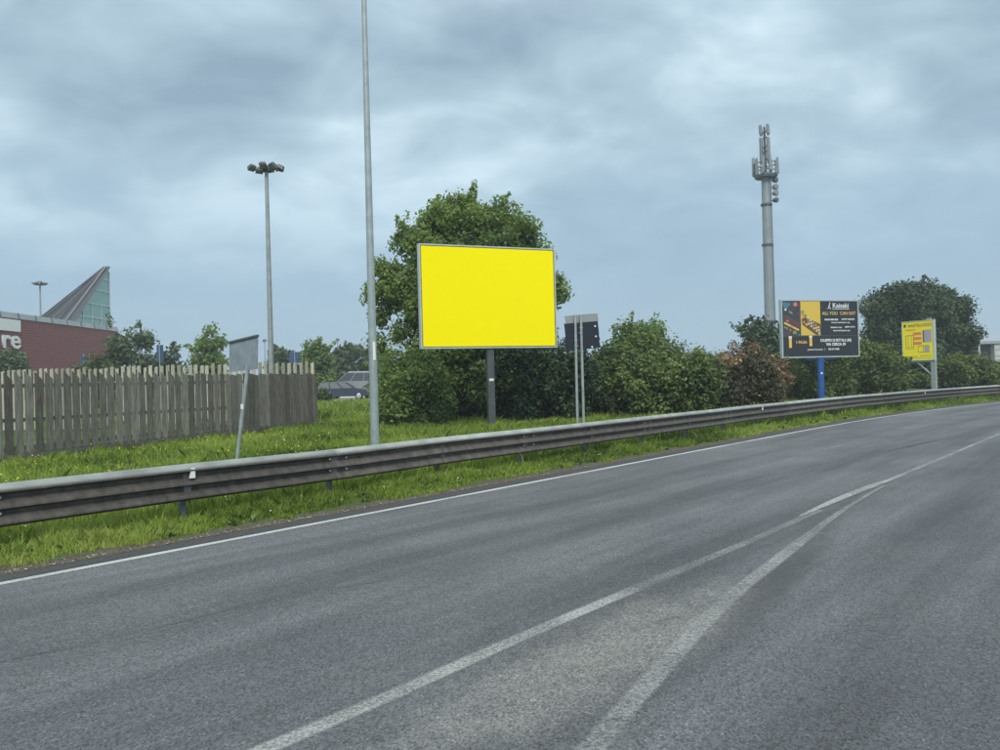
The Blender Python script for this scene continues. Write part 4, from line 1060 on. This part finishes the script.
mb = MB(); mb.box((-32,-40,HB-.548),(-.46,0,HB-.30)); part('roof', mb, mat('flat_roof_grey',(.25,.26,.27),.8), bld)
wl = mat('white_letter', (.78,.79,.78), .5)
def face_pt(px, py):       # on the plane x=-48
    r = ray(px, py); k_ = -48/r.x; return Vector((0,0,H)) + r*k_
a = face_pt(19.0, 320.5); b = face_pt(19.0, 332); 
mb = MB(); mb.box((.01, a.y-94.5-9, b.z-.3), (.16, a.y-94.5, a.z-.3)); part('white_sign_panel', mb, wl, bld)
a = face_pt(19.5, 349.0); 
cu = None
o = text('re', 0, 0, 2.3, wl, bld, bold=.035, name='letters', ext=.08)
o.location = (.09, a.y-94.5, a.z-.3+.05); o.rotation_euler = (math.pi/2, 0, math.pi/2); o.scale = (1.45, 1.12, 1)
xs = [v.co.x for v in o.data.vertices]; o.location.y -= max(xs)*1.45
# glass wedge
apex = face_pt(109.3, 267.5)
AY = apex.y; az = apex.z - .3
A = Vector((-.55, -.9, az)); base_z = HB - .3
bly = face_pt(78, 318).y - 94.5; clx = -11.5
BL = Vector((-.55, bly, base_z)); A0_ = Vector((-.55, -.9, base_z)); CL = Vector((clx, -.9, base_z))
gl = bpy.data.materials.new('green_glass'); gl.use_nodes = True
gb = gl.node_tree.nodes['Principled BSDF']; gb.inputs['Base Color'].default_value = (.24,.40,.38,1); gb.inputs['Roughness'].default_value = .12; gb.inputs['Metallic'].default_value = .25
mb = MB(); mb.add([A0_, BL, A], [(0,2,1)]); mb.add([A0_, A, CL], [(0,1,2)])
part('glass_wedge', mb, gl, bld)
louv = mat('grey_louvre', (.05,.055,.062), .6); rib2 = mat('grey_rib', (.13,.14,.15), .6); frm = mat('pale_mullion', (.50,.58,.58), .4)
mb = MB(); mb.add([BL+Vector((.0,-.6,0)), CL, A+Vector((0,0,.35)), BL+Vector((.25,-.6,-.2)), CL+Vector((0,0,-.2)), A+Vector((.25,0,.15))], [(0,2,1),(3,4,5),(0,3,5,2),(1,2,5,4),(0,1,4,3)])
part('sloping_roof', mb, louv, bld)
for q in range(5):
    f = (q+.5)/5; p0_ = (BL+Vector((-.1,-.5,.05))).lerp(CL+Vector((0,0,.05)), f); nn = Vector((-.05,-.12,.15))
    mb = MB(); mb.bar(p0_+nn, (A+Vector((0,0,.38))).lerp(p0_, .04)+nn, .25, .10); part('rib', mb, rib2 if q in (0,2,4) else louv, bld)
for z_ in (.15, .37, .60, .8):
    zz = base_z + (az-base_z)*z_; y1 = -.9 + (1-z_)*(bly+.9)
    mb = MB(); mb.bar((-.50, -.9, zz), (-.50, y1, zz), .08, .10); part('mullion', mb, frm, bld)
for q in range(4):
    f = (0, .26, .52, .76)[q]; y1 = -.9 + f*(bly+.9); z1 = base_z + (az-base_z)*(1-f)
    if q == 0: z1 -= .4
    mb = MB(); mb.bar((-.49, y1, base_z), (-.49, y1, z1 if q in (0,3) else min(z1, base_z+(az-base_z)*.37)), .10, .08, (0,1,0)); part('mullion', mb, frm, bld)

# ------------------------------------------------------------------ building at the right edge
b = on_ground(975, 105); wb = thing('pale_building', 'pale low building with a dark open bay at the right edge', 'building', b)
k3 = 105/F_PX
def lz(py, px=985): return P(px, py, 105).z - b.z
def lx(px): return P(px, 350, 105).x - b.x
cw = mat('cream_wall', (.48,.50,.46), .7, var=.1, scale=1); rw = mat('roof_sheet_grey', (.30,.33,.35), .6, var=.12, scale=1); dw = mat('dark_bay', (.03,.035,.04), .8)
mb = MB(); mb.box((lx(978),1.2,-.3),(lx(996),8,lz(344))); part('open_bay', mb, dw, wb)
mb = MB(); mb.box((lx(974),0,lz(344)+.01),(lx(1060),9,lz(341))); part('roof', mb, rw, wb)
mb = MB(); mb.add([(lx(980),2,lz(341)+.01),(lx(1060),2,lz(341)+.01),(lx(1060),10,lz(341)+.01),(lx(980),10,lz(341)+.01),(lx(983),5,lz(334)),(lx(1060),5,lz(332)),(lx(1060),8,lz(332)),(lx(983),8,lz(334))],[(0,3,2,1),(4,5,6,7),(0,1,5,4),(1,2,6,5),(2,3,7,6),(3,0,4,7)]); part('upper_roof', mb, mat('far_roof_blue_grey',(.24,.28,.32),.6), wb)
mb = MB(); mb.box((lx(995.5),.2,-.3),(lx(1060),1.1,lz(344)-.02)); part('wall', mb, cw, wb)
for q in range(3):
    mb = MB(); mb.box((lx(995.5)+.05,.12,lz(356)+q*.9-.03),(lx(1060),.19,lz(356)+q*.9+.03)); part('cladding_joint', mb, rw, wb)
mb = MB(); mb.box((lx(962),.0,-.3),(lx(963.5),.3,lz(344))); mb.box((lx(979),.0,-.3),(lx(980.2),.3,lz(344))); part('column', mb, cw, wb)

# ------------------------------------------------------------------ car park and cars
cp = MB(); a = on_ground(250, 58); bq = on_ground(420, 58); c_ = on_ground(430, 100); d_ = on_ground(240, 100)
for q in (a, bq, c_, d_): q.z = .332
cp.add([a, bq, c_, d_], [(0,1,2,3)]); structure('car_park', cp, mat('pale_paving', (.42,.42,.40), .85, var=.12, scale=1.5))
tyre_m = mat('tyre', (.02,.02,.02), .8); rim_m = mat('alloy', (.45,.46,.47), .35, .6); glass_m = mat('car_glass', (.03,.04,.05), .35, spec=.3); tl_m = mat('tail_lamp_red', (.4,.02,.02), .3); hl_m = mat('head_lamp', (.7,.72,.74), .2)
def car(label, loc, rz, paint, kind='estate'):
    t = thing('parked_car', label, 'car', loc, rz, 'cars parked beyond the grass')
    L2 = 2.2
    low = [(-L2,.30),(-L2+.03,.75),(-L2+.12,.92),(1.05,.95),(1.9,.82),(L2-.03,.62),(L2,.30)]
    Wd = .88; mb = MB(); n = len(low)
    rings = [(-Wd,.0),(-Wd+.06,.06),(Wd-.06,.06),(Wd,.0)]
    V = []
    for wv, gg in ((-Wd,0),(-Wd+.10,.05),(Wd-.10,.05),(Wd,0)):
        for (x_, z_) in low: V.append((x_*(1 if gg else .985), wv, z_ + (gg if z_ > .5 else 0)))
    Fc = [(i*n+j, i*n+j+1, (i+1)*n+j+1, (i+1)*n+j) for i in range(3) for j in range(n-1)] + [tuple(range(n))[::-1], tuple(range(3*n, 4*n))] + [(i*n, (i+1)*n, (i+1)*n+n-1, i*n+n-1) for i in range(3)]
    mb.add(V, Fc)
    part('body', mb, paint, t, True)
    rear = -L2+.12 if kind == 'estate' else -L2+.55
    top_ = [(rear+.25,1.45),(.25,1.47)]; bot = [(rear,.93),(1.05,.95)]
    mb = MB(); wb_, wt = Wd-.06, Wd-.22
    V = [(bot[0][0],-wb_,bot[0][1]),(bot[1][0],-wb_,bot[1][1]),(bot[1][0],wb_,bot[1][1]),(bot[0][0],wb_,bot[0][1]),(top_[0][0],-wt,top_[0][1]),(top_[1][0],-wt,top_[1][1]),(top_[1][0],wt,top_[1][1]),(top_[0][0],wt,top_[0][1])]
    mb.add(V, [(4,5,6,7),(0,1,5,4),(1,2,6,5),(2,3,7,6),(3,0,4,7)]); part('windows', mb, glass_m, t)
    mb = MB(); mb.add([(top_[0][0]-.04,-wt-.02,1.42),(top_[1][0]+.05,-wt-.02,1.44),(top_[1][0]+.05,wt+.02,1.44),(top_[0][0]-.04,wt+.02,1.42),(top_[0][0]+.1,-wt+.1,1.50),(top_[1][0]-.15,-wt+.1,1.52),(top_[1][0]-.15,wt-.1,1.52),(top_[0][0]+.1,wt-.1,1.50)],
        [(0,3,2,1),(4,5,6,7),(0,1,5,4),(1,2,6,5),(2,3,7,6),(3,0,4,7)])
    for s in (-1,1):
        for f in (0, .36, .68, 1):
            pb = Vector(bot[0]).lerp(Vector(bot[1]), f); pt = Vector(top_[0]).lerp(Vector(top_[1]), f)
            mb.bar((pb.x, s*(wb_+.012), pb.y), (pt.x, s*(wt+.012), pt.y), .07, .05)
    part('roof', mb, paint, t)
    for x_ in (-1.35, 1.35):
        for s in (-1,1):
            mb = MB(); mb.tube((x_, s*(Wd-.18), .32), (x_, s*(Wd+.005), .32), .32, .31, 20); wo = part('wheel', mb, tyre_m, t, True)
            mb = MB(); mb.tube((x_, s*(Wd+.006), .32), (x_, s*(Wd+.02), .32), .20, .17, 14); part('rim', mb, rim_m, wo, True)
    for s in (-1,1):
        mb = MB(); mb.box((L2-.10, s*.68-.14, .62),(L2+.012, s*.68+.14, .76)); part('headlight', mb, hl_m, t)
        mb = MB(); mb.box((-L2-.012, s*.70-.10, .68),(-L2+.06, s*.70+.10, .88)); part('tail_light', mb, tl_m, t)
    return t
def cp_at(px, d): q = on_ground(px, d); q.z = .333; return q
navyc = mat('navy_car_paint', (.035,.045,.075), .3, .2, spec=.6); silv = mat('silver_car_paint', (.30,.32,.33), .35, .4); whit = mat('white_car_paint', (.36,.37,.38), .35); gry = mat('grey_car_paint', (.36,.38,.39), .3, .3)
car('navy blue estate car, nearest of the parked cars left of the tall pole', cp_at(343, 63), R(8), navyc)
car('silver parked car partly hidden behind the tall bare pole', cp_at(377, 66), R(160), silv, 'hatch')
car('white parked car at the end of the board fence', cp_at(312, 69), R(70), whit, 'hatch')
c_v = car('tall pale silver van in the row behind the navy estate', cp_at(352, 68), R(186), silv); c_v.scale = (1.15,1.1,1.6)
c_v = car('light grey parked van behind the small round bush', cp_at(322, 70), R(4), gry); c_v.scale = (1,1,1.25)
car('white parked car in the back row just left of the tall pole', cp_at(362, 80), R(2), whit)
print('tris', sum(len(o.data.polygons) for o in bpy.data.objects if o.type == 'MESH'))

# ------------------------------------------------------------------ damp air
hv = bpy.data.materials.new('damp_air'); hv.use_nodes = True; ht = hv.node_tree; ht.nodes.clear()
ho = N(ht, 'ShaderNodeOutputMaterial'); pv = N(ht, 'ShaderNodeVolumePrincipled')
pv.inputs['Color'].default_value = (.80,.88,.95,1); pv.inputs['Density'].default_value = .0010
ht.links.new(pv.outputs[0], ho.inputs['Volume'])
mb = MB(); mb.box((-420,-60,-1.1),(420,460,40)); o = link('haze', mb.mesh('haze', hv)); o['kind'] = 'stuff'; o['label'] = 'thin damp haze in the air'; o['category'] = 'haze'
